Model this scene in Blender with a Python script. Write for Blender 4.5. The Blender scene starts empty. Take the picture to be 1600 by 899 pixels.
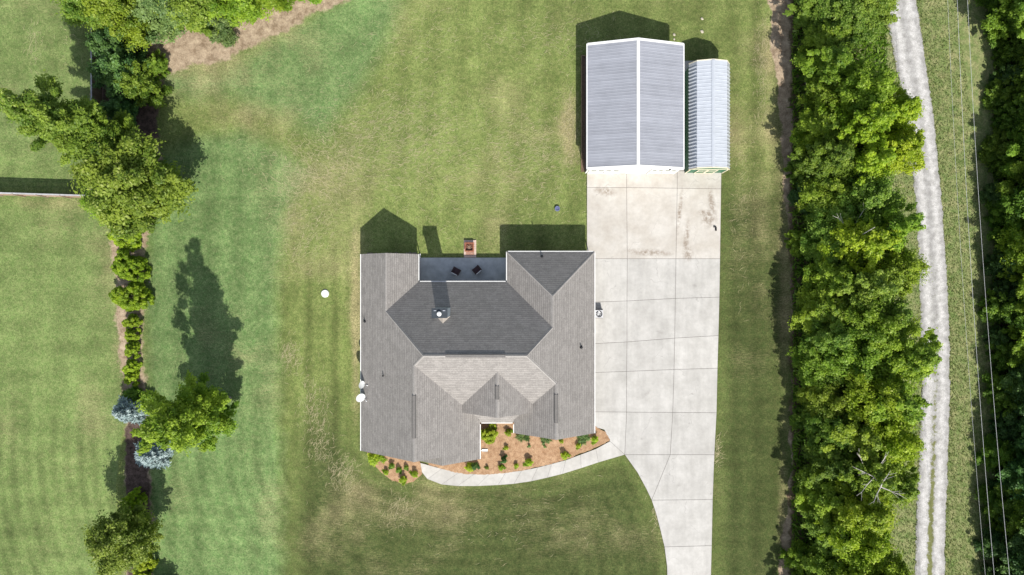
import bpy, math, random
import numpy as np
from mathutils import Vector
C = bpy.context.scene
COL = C.collection
random.seed(7)
RAD = math.radians
# ---------------------------------------------------------------- camera, sky, sun, exposure
CAMH = 71.0
PPM = 15.0                      # photograph pixels per metre on the ground
cam_d = bpy.data.cameras.new('camera'); cam = bpy.data.objects.new('camera', cam_d); COL.objects.link(cam)
cam.location = (0, 0, CAMH); cam.rotation_euler = (0, 0, 0)
cam_d.sensor_width = 36; cam_d.lens = 36 * CAMH / (1600 / PPM); cam_d.clip_end = 3000
C.camera = cam
SUNDIR = Vector((0.235, -1.0, 1.0 / 0.97 * math.hypot(1, .235) * 0.99)).normalized()
w = bpy.data.worlds.new('World'); C.world = w; w.use_nodes = True
wn = w.node_tree; bg = wn.nodes['Background']
sky = wn.nodes.new('ShaderNodeTexSky'); sky.sky_type = 'NISHITA'; sky.sun_disc = False
sky.sun_elevation = math.asin(SUNDIR.z); sky.sun_rotation = math.atan2(SUNDIR.x, SUNDIR.y)
hz = wn.nodes.new('ShaderNodeHueSaturation'); hz.inputs['Saturation'].default_value = .62
wn.links.new(sky.outputs[0], hz.inputs['Color']); wn.links.new(hz.outputs[0], bg.inputs[0]); bg.inputs[1].default_value = 0.125
sun_d = bpy.data.lights.new('sun', 'SUN'); sun_d.energy = 4.6; sun_d.angle = RAD(.53); sun_d.color = (1, .955, .88)
sun = bpy.data.objects.new('sun', sun_d); COL.objects.link(sun)
sun.rotation_euler = SUNDIR.to_track_quat('Z', 'Y').to_euler(); sun.location = SUNDIR * 60
vs = C.view_settings; vs.view_transform = 'Standard'; vs.look = 'None'; vs.gamma = 1; vs.use_curve_mapping = False
vs.exposure = 0.50

# ---------------------------------------------------------------- coordinates
def P(px, py, h=0.0):           # plan position (photo pixels of the ground) -> metres
    return ((px - 800) / PPM, (450 - py) / PPM, h)
def Q(px, py, h):               # something seen at this spot of the photo standing at height h
    k = (CAMH - h) / CAMH
    return ((px - 800) * k / PPM, (450 - py) * k / PPM, h)

# ---------------------------------------------------------------- material helper
class NT:
    def __init__(s, name):
        s.m = bpy.data.materials.new(name); s.m.use_nodes = True
        s.t = s.m.node_tree; s.b = s.t.nodes['Principled BSDF']; s.out = s.t.nodes['Material Output']
        s.L = s.t.links.new; s.b.inputs['Roughness'].default_value = .8
        s.b.inputs['Specular IOR Level'].default_value = .3
    def n(s, ty): return s.t.nodes.new(ty)
    def put(s, sock, v):
        if hasattr(v, 'is_output'): s.L(v, sock)
        elif isinstance(v, (tuple, list)): sock.default_value = (tuple(v[:3]) + (1,)) if sock.type == 'RGBA' else tuple(v[:3])
        else: sock.default_value = v
    def obj(s): return s.n('ShaderNodeTexCoord').outputs['Object']
    def uv(s): return s.n('ShaderNodeTexCoord').outputs['UV']
    def mapv(s, v, scale=(1, 1, 1), loc=(0, 0, 0), rot=(0, 0, 0)):
        m = s.n('ShaderNodeMapping'); s.L(v, m.inputs[0]); m.inputs['Scale'].default_value = scale
        m.inputs['Location'].default_value = loc; m.inputs['Rotation'].default_value = rot; return m.outputs[0]
    def noise(s, scale, v=None, det=4, rough=.55, dist=0):
        k = s.n('ShaderNodeTexNoise'); k.inputs['Scale'].default_value = scale; k.inputs['Detail'].default_value = det
        k.inputs['Roughness'].default_value = rough; k.inputs['Distortion'].default_value = dist
        s.L(v if v is not None else s.obj(), k.inputs['Vector']); return k.outputs['Fac']
    def vor(s, scale, v=None, out='Distance'):
        k = s.n('ShaderNodeTexVoronoi'); k.inputs['Scale'].default_value = scale
        s.L(v if v is not None else s.obj(), k.inputs['Vector']); return k.outputs[out]
    def mr(s, v, a, b, c=0., d=1.):
        k = s.n('ShaderNodeMapRange'); s.put(k.inputs[0], v)
        for i, x in enumerate((a, b, c, d)): k.inputs[i + 1].default_value = x
        return k.outputs[0]
    def ma(s, op, a, b=0., c=0.):
        k = s.n('ShaderNodeMath'); k.operation = op; s.put(k.inputs[0], a); s.put(k.inputs[1], b); s.put(k.inputs[2], c); return k.outputs[0]
    def mix(s, f, a, b, mode='MIX'):
        k = s.n('ShaderNodeMix'); k.data_type = 'RGBA'; k.blend_type = mode
        s.put(k.inputs[0], f); s.put(k.inputs[6], a); s.put(k.inputs[7], b); return k.outputs[2]
    def at(s, name):
        k = s.n('ShaderNodeAttribute'); k.attribute_name = name; return k.outputs['Fac']
    def mulv(s, col, f):            # colour times scalar
        k = s.n('ShaderNodeVectorMath'); k.operation = 'SCALE'; s.put(k.inputs[0], col); s.put(k.inputs['Scale'], f); return k.outputs[0]
    def sep(s, v):
        k = s.n('ShaderNodeSeparateXYZ'); s.L(v, k.inputs[0]); return k.outputs
    def col(s, v): s.put(s.b.inputs['Base Color'], v); return s
    def rough(s, v): s.put(s.b.inputs['Roughness'], v); return s
    def bump(s, h, strength=.4, dist=.02):
        k = s.n('ShaderNodeBump'); k.inputs['Strength'].default_value = strength; k.inputs['Distance'].default_value = dist
        s.put(k.inputs['Height'], h); s.L(k.outputs[0], s.b.inputs['Normal']); return s

def plain(name, c, rough=.6, metal=0., var=.12, scale=3.):
    m = NT(name); f = m.mr(m.noise(scale), .3, .7, 1 - var, 1 + var)
    m.col(m.mulv(c + (1,) if len(c) == 3 else c, f)).rough(rough); m.b.inputs['Metallic'].default_value = metal
    return m.m

# ---------------------------------------------------------------- mesh helper
class MB:
    def __init__(s): s.v = []; s.f = []; s.mi = []; s.uv = {}
    def face(s, pts, mi=0, uv=None):
        b = len(s.v); s.v += [tuple(p) for p in pts]; s.f.append(tuple(range(b, b + len(pts)))); s.mi.append(mi)
        if uv: s.uv[len(s.f) - 1] = uv
        return s
    def box(s, c, d, rz=0., mi=0, tilt=None):
        b = len(s.v); cs, sn = math.cos(rz), math.sin(rz)
        for z in (-1, 1):
            for y in (-1, 1):
                for x in (-1, 1):
                    p = Vector((x * d[0] / 2, y * d[1] / 2, z * d[2] / 2))
                    if tilt: p = tilt @ p
                    s.v.append((c[0] + p.x * cs - p.y * sn, c[1] + p.x * sn + p.y * cs, c[2] + p.z))
        for q in ((0, 2, 3, 1), (4, 5, 7, 6), (0, 1, 5, 4), (2, 6, 7, 3), (0, 4, 6, 2), (1, 3, 7, 5)):
            s.f.append(tuple(b + i for i in q)); s.mi.append(mi)
        return s
    def b2(s, x0, x1, y0, y1, z0, z1, mi=0):
        return s.box(((x0 + x1) / 2, (y0 + y1) / 2, (z0 + z1) / 2), (abs(x1 - x0), abs(y1 - y0), abs(z1 - z0)), 0, mi)
    def prism(s, poly, z0, z1, mi=0, side=None):
        n = len(poly); b = len(s.v)
        a = sum(poly[i][0] * poly[(i + 1) % n][1] - poly[(i + 1) % n][0] * poly[i][1] for i in range(n))
        if a < 0: poly = poly[::-1]
        s.v += [(p[0], p[1], z0) for p in poly] + [(p[0], p[1], z1) for p in poly]
        s.f.append(tuple(range(b + n - 1, b - 1, -1))); s.f.append(tuple(range(b + n, b + 2 * n))); s.mi += [mi, mi]
        for i in range(n):
            j = (i + 1) % n; s.f.append((b + i, b + j, b + n + j, b + n + i)); s.mi.append(mi if side is None else side)
        return s
    def tube(s, pts, rad, n=8, mi=0, cap=True):
        pts = [Vector(p) for p in pts]; k = len(pts); b = len(s.v)
        if not hasattr(rad, '__len__'): rad = [rad] * k
        for i, p in enumerate(pts):
            t = (pts[min(i + 1, k - 1)] - pts[max(i - 1, 0)]).normalized()
            u = t.cross(Vector((0, 0, 1)) if abs(t.z) < .9 else Vector((1, 0, 0))).normalized(); w_ = t.cross(u)
            for j in range(n):
                a = 2 * math.pi * j / n; s.v.append(tuple(p + (u * math.cos(a) + w_ * math.sin(a)) * rad[i]))
        for i in range(k - 1):
            for j in range(n):
                s.f.append((b + i * n + j, b + i * n + (j + 1) % n, b + (i + 1) * n + (j + 1) % n, b + (i + 1) * n + j)); s.mi.append(mi)
        if cap:
            s.f.append(tuple(b + j for j in range(n))); s.f.append(tuple(b + (k - 1) * n + j for j in range(n - 1, -1, -1))); s.mi += [mi, mi]
        return s
    def lathe(s, c, prof, n=24, mi=0):        # prof: (r, z)
        b = len(s.v)
        for r, z in prof:
            for j in range(n):
                a = 2 * math.pi * j / n; s.v.append((c[0] + r * math.cos(a), c[1] + r * math.sin(a), c[2] + z))
        for i in range(len(prof) - 1):
            for j in range(n):
                s.f.append((b + i * n + j, b + i * n + (j + 1) % n, b + (i + 1) * n + (j + 1) % n, b + (i + 1) * n + j)); s.mi.append(mi)
        return s
    def build(s, name, mats, parent=None, off=None, local=False, smooth=False):
        if not isinstance(mats, (list, tuple)): mats = [mats]
        o0 = Vector(off) if off is not None else Vector((0, 0, 0))
        if parent is not None and not local:
            p = parent
            while p is not None: o0 = o0 + p.location; p = p.parent
        V = [(x - o0.x, y - o0.y, z - o0.z) for x, y, z in s.v]
        me = bpy.data.meshes.new(name); me.from_pydata(V, [], s.f)
        for m in mats: me.materials.append(m)
        me.polygons.foreach_set('material_index', s.mi)
        if smooth: me.polygons.foreach_set('use_smooth', [True] * len(s.f))
        if s.uv:
            l = me.uv_layers.new(name='UVMap')
            for fi, uv in s.uv.items():
                ls = me.polygons[fi].loop_start
                for k, q in enumerate(uv): l.data[ls + k].uv = q
        me.update()
        ob = bpy.data.objects.new(name, me); COL.objects.link(ob)
        if parent is not None: ob.parent = parent
        elif off is not None: ob.location = off
        return ob

def tag(o, label=None, cat=None, group=None, kind=None):
    if label: o['label'] = label
    if cat: o['category'] = cat
    if group: o['group'] = group
    if kind: o['kind'] = kind
    return o
def empty(name, loc, label, cat, group=None, rz=0.):
    o = bpy.data.objects.new(name, None); COL.objects.link(o); o.location = loc; o.rotation_euler.z = rz
    o.empty_display_size = .3
    return tag(o, label, cat, group)
def copy_tree(o, parent=None):
    c = o.copy(); COL.objects.link(c)
    if parent is not None: c.parent = parent
    for ch in o.children: copy_tree(ch, c)
    return c

# ---------------------------------------------------------------- masks over the plan
def sdf(poly, X, Y):            # signed distance in pixels, positive inside
    n = len(poly); d = np.full(X.shape, 1e9); ins = np.zeros(X.shape, bool)
    for i in range(n):
        x0, y0 = poly[i]; x1, y1 = poly[(i + 1) % n]
        ex, ey = x1 - x0, y1 - y0
        t = np.clip(((X - x0) * ex + (Y - y0) * ey) / (ex * ex + ey * ey + 1e-9), 0, 1)
        d = np.minimum(d, np.hypot(X - x0 - t * ex, Y - y0 - t * ey))
        c = ((y0 > Y) != (y1 > Y)) & (X < (x1 - x0) * (Y - y0) / (y1 - y0 + 1e-12) + x0)
        ins ^= c
    return np.where(ins, d, -d)
def soft(d, wdt): return np.clip(d / wdt * .5 + .5, 0, 1)
def vnoise(X, Y, s, seed):      # smooth value noise, 0..1
    r = np.random.RandomState(seed); g = r.rand(256, 256)
    x = X / s + 1000; y = Y / s + 1000; xi = np.floor(x).astype(int); yi = np.floor(y).astype(int)
    fx = x - xi; fy = y - yi; fx = fx * fx * (3 - 2 * fx); fy = fy * fy * (3 - 2 * fy)
    a = g[xi % 256, yi % 256]; b = g[(xi + 1) % 256, yi % 256]; c = g[xi % 256, (yi + 1) % 256]; e = g[(xi + 1) % 256, (yi + 1) % 256]
    return (a * (1 - fx) + b * fx) * (1 - fy) + (c * (1 - fx) + e * fx) * fy
def fbm(X, Y, s, seed): return (vnoise(X, Y, s, seed) + .5 * vnoise(X, Y, s / 2, seed + 1) + .25 * vnoise(X, Y, s / 4, seed + 2)) / 1.75

# ================================================================ GROUND
inner_x = np.arange(-160, 1761, 3.0); inner_y = np.arange(-160, 1061, 3.0)
far = np.array([260, 500, 1000, 2500, 7000, 18000.])
gx = np.concatenate([-160 - far[::-1], inner_x, 1760 + far]); gy = np.concatenate([-160 - far[::-1], inner_y, 1060 + far])
GX, GY = np.meshgrid(gx, gy, indexing='ij')
X = GX.ravel(); Y = GY.ravel()
wob = lambda s, a, seed: (fbm(X, Y, s, seed) - .5) * 2 * a
# zones
blueA = [(235, 120), (300, 110), (345, 118), (430, 55), (540, -10), (540, -160), (640, -160), (628, 0), (602, 70), (565, 135), (508, 212), (420, 172), (340, 150), (270, 150)]
blueB = [(225, 330), (245, 250), (300, 215), (380, 205), (440, 232), (482, 272), (448, 335), (432, 430), (434, 560), (438, 700), (440, 900), (440, 1060), (225, 1060), (232, 700), (225, 450)]
m_blue = np.maximum(soft(sdf(blueA, X + wob(30, 6, 1), Y + wob(30, 9, 4)), 26), soft(sdf(blueB, X + wob(30, 7, 1), Y + wob(30, 7, 4)), 20))
neigh = [(-400, -400), (150, -400), (158, 50), (150, 300), (178, 360), (185, 500), (195, 640), (180, 760), (190, 1100), (190, 1500), (-900, 1500), (-900, -400)]
m_neigh = soft(sdf(neigh, X + wob(25, 4, 7), Y), 8)
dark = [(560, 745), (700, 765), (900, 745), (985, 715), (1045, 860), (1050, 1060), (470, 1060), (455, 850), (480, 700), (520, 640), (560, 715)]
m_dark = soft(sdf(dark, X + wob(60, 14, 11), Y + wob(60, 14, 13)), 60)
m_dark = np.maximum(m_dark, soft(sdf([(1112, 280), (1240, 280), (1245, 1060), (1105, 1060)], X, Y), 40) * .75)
# bare soil / mulch along the boundary rows
soilpolys = [
    ([(120, -60), (470, -60), (620, -60), (545, 3), (490, 22), (455, 45), (425, 62), (395, 72), (350, 95), (300, 105), (262, 118), (240, 150), (246, 210), (262, 300), (238, 345), (226, 400), (222, 470), (222, 560), (232, 650), (236, 720), (236, 900), (240, 1100), (200, 1100), (196, 800), (196, 650), (186, 560), (180, 480), (176, 400), (172, 340), (150, 260), (150, 60)], 14),
    ([(1196, -200), (1205, 60), (1212, 120), (1222, 220), (1226, 300), (1236, 420), (1240, 600), (1236, 720), (1232, 800), (1216, 850), (1214, 960), (1214, 1100), (1300, 1100), (1300, -200)], 8),
]
m_soil = np.zeros_like(X)
for pl, wd in soilpolys: m_soil = np.maximum(m_soil, soft(sdf(pl, X + wob(22, 8, 21), Y + wob(22, 8, 23)), wd))
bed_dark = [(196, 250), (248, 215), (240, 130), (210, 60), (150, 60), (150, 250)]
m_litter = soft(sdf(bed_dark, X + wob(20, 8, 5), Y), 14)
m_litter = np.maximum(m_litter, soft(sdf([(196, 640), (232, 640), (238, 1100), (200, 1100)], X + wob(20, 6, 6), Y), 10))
# woods floor
roadL = [(1352, -160), (1380, 0), (1400, 100), (1418, 200), (1432, 330), (1438, 480), (1440, 600), (1437, 700), (1432, 800), (1430, 900), (1430, 1060)]
roadR = [(1408, -160), (1432, 0), (1448, 100), (1461, 200), (1473, 330), (1483, 480), (1485, 600), (1483, 700), (1479, 800), (1477, 900), (1476, 1060)]
rl = np.interp(Y, [p[1] for p in roadL], [p[0] for p in roadL]); rr = np.interp(Y, [p[1] for p in roadR], [p[0] for p in roadR])
m_wood = soft(X - 1236 + wob(30, 8, 31), 12) * soft((rl - 46) - X + wob(40, 26, 33), 24)
m_wood = np.maximum(m_wood, soft(X - 1558 + wob(50, 14, 35), 20))
m_wood *= soft(Y + 150, 30) * soft(1060 - Y, 30)
m_verge = soft(X - 1330, 30) * soft(1575 - X, 20)
m_dry = np.clip(fbm(X, Y, 70, 41) * 1.5 - .45, 0, 1)
for (cx, cy, rx, ry, s) in ((888, 190, 14, 60, 1.1), (556, 520, 8, 130, 1.3), (905, 20, 90, 40, .3), (1205, 130, 20, 110, .8), (1228, 420, 12, 190, .8), (1224, 780, 10, 100, .9),
                           (470, 285, 80, 80, .12), (560, 270, 110, 70, .1), (850, 240, 60, 100, .4), (330, 110, 90, 40, .9), (370, 180, 120, 24, .4), (620, 790, 130, 45, .45), (510, 640, 18, 120, .4),
                           (225, 330, 25, 20, .6), (170, 400, 20, 80, .5), (190, 520, 20, 90, .5), (1150, 300, 22, 150, .4), (100, 318, 110, 12, .6), (1395, 130, 20, 110, .9), (1385, 260, 14, 90, .6), (1500, 200, 20, 140, .3),
                           (1300, -40, 100, 60, .5), (430, 60, 60, 22, .5)):
    m_dry += s * np.exp(-(((X - cx) / rx) ** 2 + ((Y - cy) / ry) ** 2)) * (.5 + fbm(X, Y, 12, 43))
m_dry = np.clip(m_dry, 0, 1.4)
# mowing stripes: real differences in how the blades lie
def stripes(ang, per, seed, warp=4):
    a = math.radians(ang); u = (X * math.sin(a) + Y * math.cos(a)) + (fbm(X, Y, 90, seed) - .5) * warp * 2
    s_ = np.sin(u * 2 * math.pi / per); return s_ * (.4 + .6 * vnoise(X, Y, 60, seed + 9))
tone = np.zeros_like(X)
low = soft(Y - 700, 60) * (X < 1050)
hd = -sdf([(560, 395), (930, 395), (1127, 395), (1112, 1400), (1043, 1400), (1040, 860), (1018, 790), (976, 711), (860, 745), (750, 760), (690, 757), (600, 735), (560, 700)], X, Y)
arc = np.sin((hd + (fbm(X, Y, 80, 68) - .5) * 8) * 2 * math.pi / 21) * (.35 + .65 * vnoise(X, Y, 70, 69))
tone += arc * np.clip(soft(Y - 640, 60) * (X < 1050) + soft(565 - X, 20) * soft(Y - 380, 60) * soft(X - 436, 10), 0, 1) * .34
tone += low * (stripes(-4, 27, 51) * .16 + stripes(86, 42, 52) * .14)
tone += soft(480 - Y, 80) * (stripes(88, 46, 53) * .30 * soft(X - 560, 80) + stripes(40, 60, 54) * .15)
tone += (X < 180) * (stripes(3, 40, 55) * .18 + stripes(85, 52, 56) * .2)
tone += soft(X - 225, 6) * soft(450 - X, 10) * (stripes(2, 34, 57) * .16 + stripes(88, 44, 58) * .26)
tone += soft(X - 436, 6) * soft(560 - X, 10) * soft(Y - 420, 60) * stripes(90, 38, 59, 2) * .45
tone += soft(X - 1115, 6) * soft(1240 - X, 10) * (stripes(90, 34, 60, 3) * .3 + stripes(3, 24, 61) * .2)
tone += (fbm(X, Y, 120, 65) - .5) * .9 + (fbm(X, Y, 14, 66) - .5) * .8
tone += .55 * soft(450 - Y, 200) * np.exp(-((X - 660) / 180.) ** 2) * .6
nv = len(X); nxn, nyn = len(gx), len(gy)
idx = np.arange(nv).reshape(nxn, nyn)
quads = np.stack([idx[:-1, :-1], idx[:-1, 1:], idx[1:, 1:], idx[1:, :-1]], -1).reshape(-1, 4)
co = np.zeros((nv, 3)); co[:, 0] = (X - 800) / PPM; co[:, 1] = (450 - Y) / PPM
inn = (X > -150) & (X < 1750) & (Y > -150) & (Y < 1050)
flat = np.maximum.reduce([soft(sdf([(540, 380), (930, 380), (930, 80), (1145, 80), (1145, 1060), (950, 1060), (930, 780), (540, 780)], X, Y), 10),
                          soft(8 - np.abs(X - 160), 20)])
co[:, 2] = np.where(inn, ((fbm(X, Y, 10, 71) - .5) * .05 + (vnoise(X, Y, 160, 72) - .5) * .10) * (1 - flat), 0) - .06
def np_mesh(name, co, faces, mat, attrs=None, smooth=False):
    me = bpy.data.meshes.new(name); k = faces.shape[1]
    me.vertices.add(len(co)); me.vertices.foreach_set('co', np.ascontiguousarray(co, dtype=np.float32).ravel())
    me.loops.add(faces.size); me.loops.foreach_set('vertex_index', np.ascontiguousarray(faces, dtype=np.int32).ravel())
    me.polygons.add(len(faces)); me.polygons.foreach_set('loop_start', np.arange(0, faces.size, k, dtype=np.int32))
    try: me.polygons.foreach_set('loop_total', np.full(len(faces), k, dtype=np.int32))
    except Exception: pass
    if smooth: me.polygons.foreach_set('use_smooth', np.ones(len(faces), bool))
    for an, (dom, arr) in (attrs or {}).items():
        a = me.attributes.new(an, 'FLOAT', dom); a.data.foreach_set('value', np.ascontiguousarray(arr, dtype=np.float32))
    me.materials.append(mat); me.update(calc_edges=True); me.validate()
    return me

g = NT('lawn_and_soil')
ob_ = g.obj()
n_big = g.noise(.35, ob_, 5, .6); n_mid = g.noise(2.2, ob_, 5, .65); n_fine = g.noise(9, ob_, 4, .7); n_str = g.noise(1.6, g.mapv(ob_, (1, 6, 1), rot=(0, 0, .5)), 5, .7, .6)
def edge(attr, nn, amp=.55, lo=.42, hi=.58):        # break the soft mask edge up with noise
    return g.mr(g.ma('ADD', g.at(attr), g.ma('MULTIPLY', g.ma('SUBTRACT', nn, .5), amp)), lo, hi)
olive = g.mix(g.mr(n_mid, .35, .65), (.112, .152, .042), (.172, .200, .066))
blue = g.mix(g.mr(n_mid, .35, .65), (.090, .158, .050), (.160, .218, .085))
nei = g.mix(g.mr(n_mid, .35, .65), (.112, .168, .050), (.168, .210, .076))
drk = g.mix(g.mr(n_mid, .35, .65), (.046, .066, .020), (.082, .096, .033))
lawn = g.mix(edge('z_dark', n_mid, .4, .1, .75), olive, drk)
lawn = g.mix(edge('z_blue', n_mid, .5, .15, .85), lawn, blue)
lawn = g.mix(edge('z_neigh', n_fine, .5), lawn, nei)
drycol = g.mix(g.mr(n_fine, .3, .7), (.20, .175, .085), (.36, .30, .17))
dm = g.mr(g.ma('ADD', g.ma('MULTIPLY', g.at('z_dry'), .75), g.ma('MULTIPLY', g.ma('SUBTRACT', n_str, .5), 1.3)), .35, 1.1)
lawn = g.mix(g.ma('MULTIPLY', dm, .8), lawn, drycol)
f_t = g.ma('ADD', 1.0, g.ma('MULTIPLY', g.at('z_tone'), .40))
n_g = g.noise(4.2, g.mapv(ob_, (1, 1.6, 1), rot=(0, 0, .7)), 3, .8, .5); n_g2 = g.noise(7.5, g.mapv(ob_, (1.7, 1, 1), rot=(0, 0, .3)), 2, .8, .8)
f_f = g.ma('MULTIPLY', g.ma('MULTIPLY', g.mr(n_fine, .3, .7, .74, 1.26), g.mr(n_g, .34, .66, .84, 1.16)), g.mr(n_g2, .34, .66, .72, 1.28))
f_w = g.mr(n_big, .3, .7, .88, 1.12)
lawn = g.mulv(g.mulv(g.mulv(lawn, f_t), f_f), f_w)
verge = g.mix(g.mr(g.noise(1.1, ob_, 6, .7), .35, .65), (.125, .185, .055), (.27, .27, .13))
verge = g.mulv(verge, f_f)
c = g.mix(edge('z_verge', n_mid), lawn, verge)
soil = g.mix(g.mr(g.noise(1.2, ob_, 6, .7), .35, .65), (.20, .145, .095), (.44, .35, .25))
soil = g.mulv(soil, g.mr(n_fine, .25, .75, .65, 1.35))
c = g.mix(edge('z_soil', n_mid, .7, .40, .60), c, soil)
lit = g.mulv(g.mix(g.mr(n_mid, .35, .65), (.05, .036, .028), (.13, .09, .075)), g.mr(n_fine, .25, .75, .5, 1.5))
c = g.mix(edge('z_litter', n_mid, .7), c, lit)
wood = g.mulv(g.mix(g.mr(g.noise(.9, ob_, 6, .7), .4, .6), (.08, .08, .03), (.19, .13, .09)), g.mr(n_fine, .25, .75, .5, 1.5))
c = g.mix(edge('z_wood', n_mid, .7), c, wood)
g.col(c).rough(.95); g.b.inputs['Specular IOR Level'].default_value = .1
g.bump(g.ma('ADD', g.noise(22, ob_, 4, .7), g.ma('MULTIPLY', n_mid, .8)), .8, .06)
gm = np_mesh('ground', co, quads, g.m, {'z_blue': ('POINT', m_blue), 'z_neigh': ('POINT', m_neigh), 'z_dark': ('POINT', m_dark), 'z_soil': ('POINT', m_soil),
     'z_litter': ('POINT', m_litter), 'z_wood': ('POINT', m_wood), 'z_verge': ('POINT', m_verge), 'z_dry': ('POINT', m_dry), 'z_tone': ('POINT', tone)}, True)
go = bpy.data.objects.new('ground', gm); COL.objects.link(go); tag(go, kind='structure')

# ---------------------------------------------------------------- gravel road
rv = []; rf = []; ra = []; rt = []
ys = np.arange(-160, 1061, 4.0); NC = 17
for j, yy in enumerate(ys):
    a = np.interp(yy, [p[1] for p in roadL], [p[0] for p in roadL]); b = np.interp(yy, [p[1] for p in roadR], [p[0] for p in roadR])
    a += 2.5 * (vnoise(np.array([yy]), np.array([3.]), 14, 81)[0] - .5) + 2 * random.uniform(-.5, .5); b += 2.5 * (vnoise(np.array([yy]), np.array([9.]), 14, 83)[0] - .5) + 2 * random.uniform(-.5, .5)
    for k in range(NC):
        t = k / (NC - 1); px = a + (b - a) * t
        rut = math.exp(-((t - .27) / .13) ** 2) + math.exp(-((t - .73) / .13) ** 2)
        z = .035 + .03 * (1 - rut) - (.10 if k in (0, NC - 1) else 0)
        rv.append(P(px, yy, z)); rt.append(min(1, rut) if k else 0)
        ra.append(math.exp(-((t - .47) / .10) ** 2) * min(1, max(0, (yy - 380) / 240)) * (.45 + .55 * min(1, max(0, (yy - 650) / 150))) + (.55 if k in (0, NC - 1) else 0) + .12 * (1 - min(1, rut)))
for j in range(len(ys) - 1):
    for k in range(NC - 1): rf.append((j * NC + k, (j + 1) * NC + k, (j + 1) * NC + k + 1, j * NC + k + 1))
m = NT('gravel'); ob_ = m.obj(); nf = m.noise(14, ob_, 5, .75); nm_ = m.noise(1.6, ob_, 5, .65); vv = m.vor(22, ob_)
gc = m.mix(m.mr(nm_, .35, .65), (.46, .45, .44), (.64, .63, .625)); gc = m.mulv(gc, m.mr(nf, .25, .75, .62, 1.3)); gc = m.mulv(gc, m.mr(vv, .0, .6, 1.15, .7)); gc = m.mulv(gc, m.mr(m.ma('ADD', m.at('rut'), m.ma('MULTIPLY', m.ma('SUBTRACT', nm_, .5), 1.2)), .1, .9, .80, 1.14))
gc = m.mix(m.mr(m.ma('ADD', m.at('z_grass'), m.ma('MULTIPLY', m.ma('SUBTRACT', m.noise(2.2, ob_, 5, .75), .5), 2.6)), .45, .8), gc, m.mulv((.15, .16, .06, 1), m.mr(nf, .25, .75, .6, 1.5)))
m.col(gc).rough(.95).bump(m.ma('ADD', nf, vv), .7, .03)
rm = np_mesh('gravel_road', np.array(rv), np.array(rf), m.m, {'z_grass': ('POINT', np.array(ra)), 'rut': ('POINT', np.array(rt))}, True)
ro = bpy.data.objects.new('gravel_road', rm); COL.objects.link(ro); tag(ro, kind='structure')

# ---------------------------------------------------------------- concrete driveway and walk
m = NT('concrete'); ob_ = m.obj(); pt = m.at('panel')
n1 = m.noise(.55, ob_, 6, .6); n2 = m.noise(2.5, ob_, 6, .7); n3 = m.noise(25, ob_, 3, .7)
cc = m.mix(m.mr(n1, .35, .65), (.385, .373, .350), (.465, .452, .428))
warm = m.mix(m.mr(n1, .35, .65), (.42, .378, .325), (.50, .47, .425))
tyre = m.noise(1.4, m.mapv(ob_, (1, .10, 1)), 4, .6); cc = m.mulv(cc, m.mr(tyre, .35, .68, 1.04, .92)); cc = m.mix(m.ma('MULTIPLY', m.at('warm'), .6), cc, warm)
cc = m.mulv(cc, m.mr(n2, .3, .75, 1.06, .90)); cc = m.mulv(cc, m.mr(n3, .2, .8, .93, 1.07)); cc = m.mulv(cc, pt)
S_ = m.sep(ob_)
def blob(px, py, rx, ry, rot=0.):
    v = m.mapv(ob_, (1, 1, 1), loc=tuple(-q for q in P(px, py, 0)))
    v = m.mapv(m.mapv(v, rot=(0, 0, rot)), (PPM / rx, PPM / ry, 0))
    k = m.n('ShaderNodeVectorMath'); k.operation = 'LENGTH'; m.L(v, k.inputs[0]); return m.mr(k.outputs['Value'], .2, 1.1, 1., 0.)
st = None
for a in ((1112, 318, 6, 28, -.15), (1108, 340, 14, 18, .3), (1098, 333, 9, 5, 0.), (1072, 375, 5, 34, .12), (1075, 398, 9, 14, .2), (1062, 330, 4, 40, .1), (945, 300, 20, 8, .2), (1014, 395, 40, 6, .05)):
    q = blob(*a); st = q if st is None else m.ma('MAXIMUM', st, q)
st = m.ma('MULTIPLY', st, m.mr(n2, .36, .60))
cc = m.mix(m.ma('MULTIPLY', st, .9), cc, (.19, .145, .105))
sp_ = None
for a in ((1002, 455, 4, 5, 0.), (1030, 520, 6, 4, .4), (1086, 447, 7, 3, .2), (1012, 615, 5, 8, .3), (955, 560, 4, 4, 0.), (1080, 640, 5, 3, .7), (1060, 760, 4, 6, .2), (1003, 686, 3, 3, 0.)):
    q = blob(*a); sp_ = q if sp_ is None else m.ma('MAXIMUM', sp_, q)
cc = m.mix(m.ma('MULTIPLY', m.ma('MULTIPLY', sp_, m.mr(n2, .4, .65)), .32), cc, (.15, .14, .125))
cr = m.n('ShaderNodeTexVoronoi'); cr.feature = 'DISTANCE_TO_EDGE'; cr.inputs['Scale'].default_value = .16; cr.inputs['Randomness'].default_value = 1
wv = m.n('ShaderNodeVectorMath'); wv.operation = 'ADD'; m.L(ob_, wv.inputs[0]); nz_ = m.n('ShaderNodeTexNoise'); nz_.inputs['Scale'].default_value = 1.1; m.L(ob_, nz_.inputs[0]); m.L(nz_.outputs['Color'], wv.inputs[1]); m.L(wv.outputs[0], cr.inputs['Vector'])
cc = m.mix(m.ma('MULTIPLY', m.mr(cr.outputs['Distance'], .0, .004, 1, 0), m.mr(n1, .5, .56, 0, .45)), cc, (.14, .13, .12))
m.col(cc).rough(.85).bump(n3, .25, .01)
CONC = m.m
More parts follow.
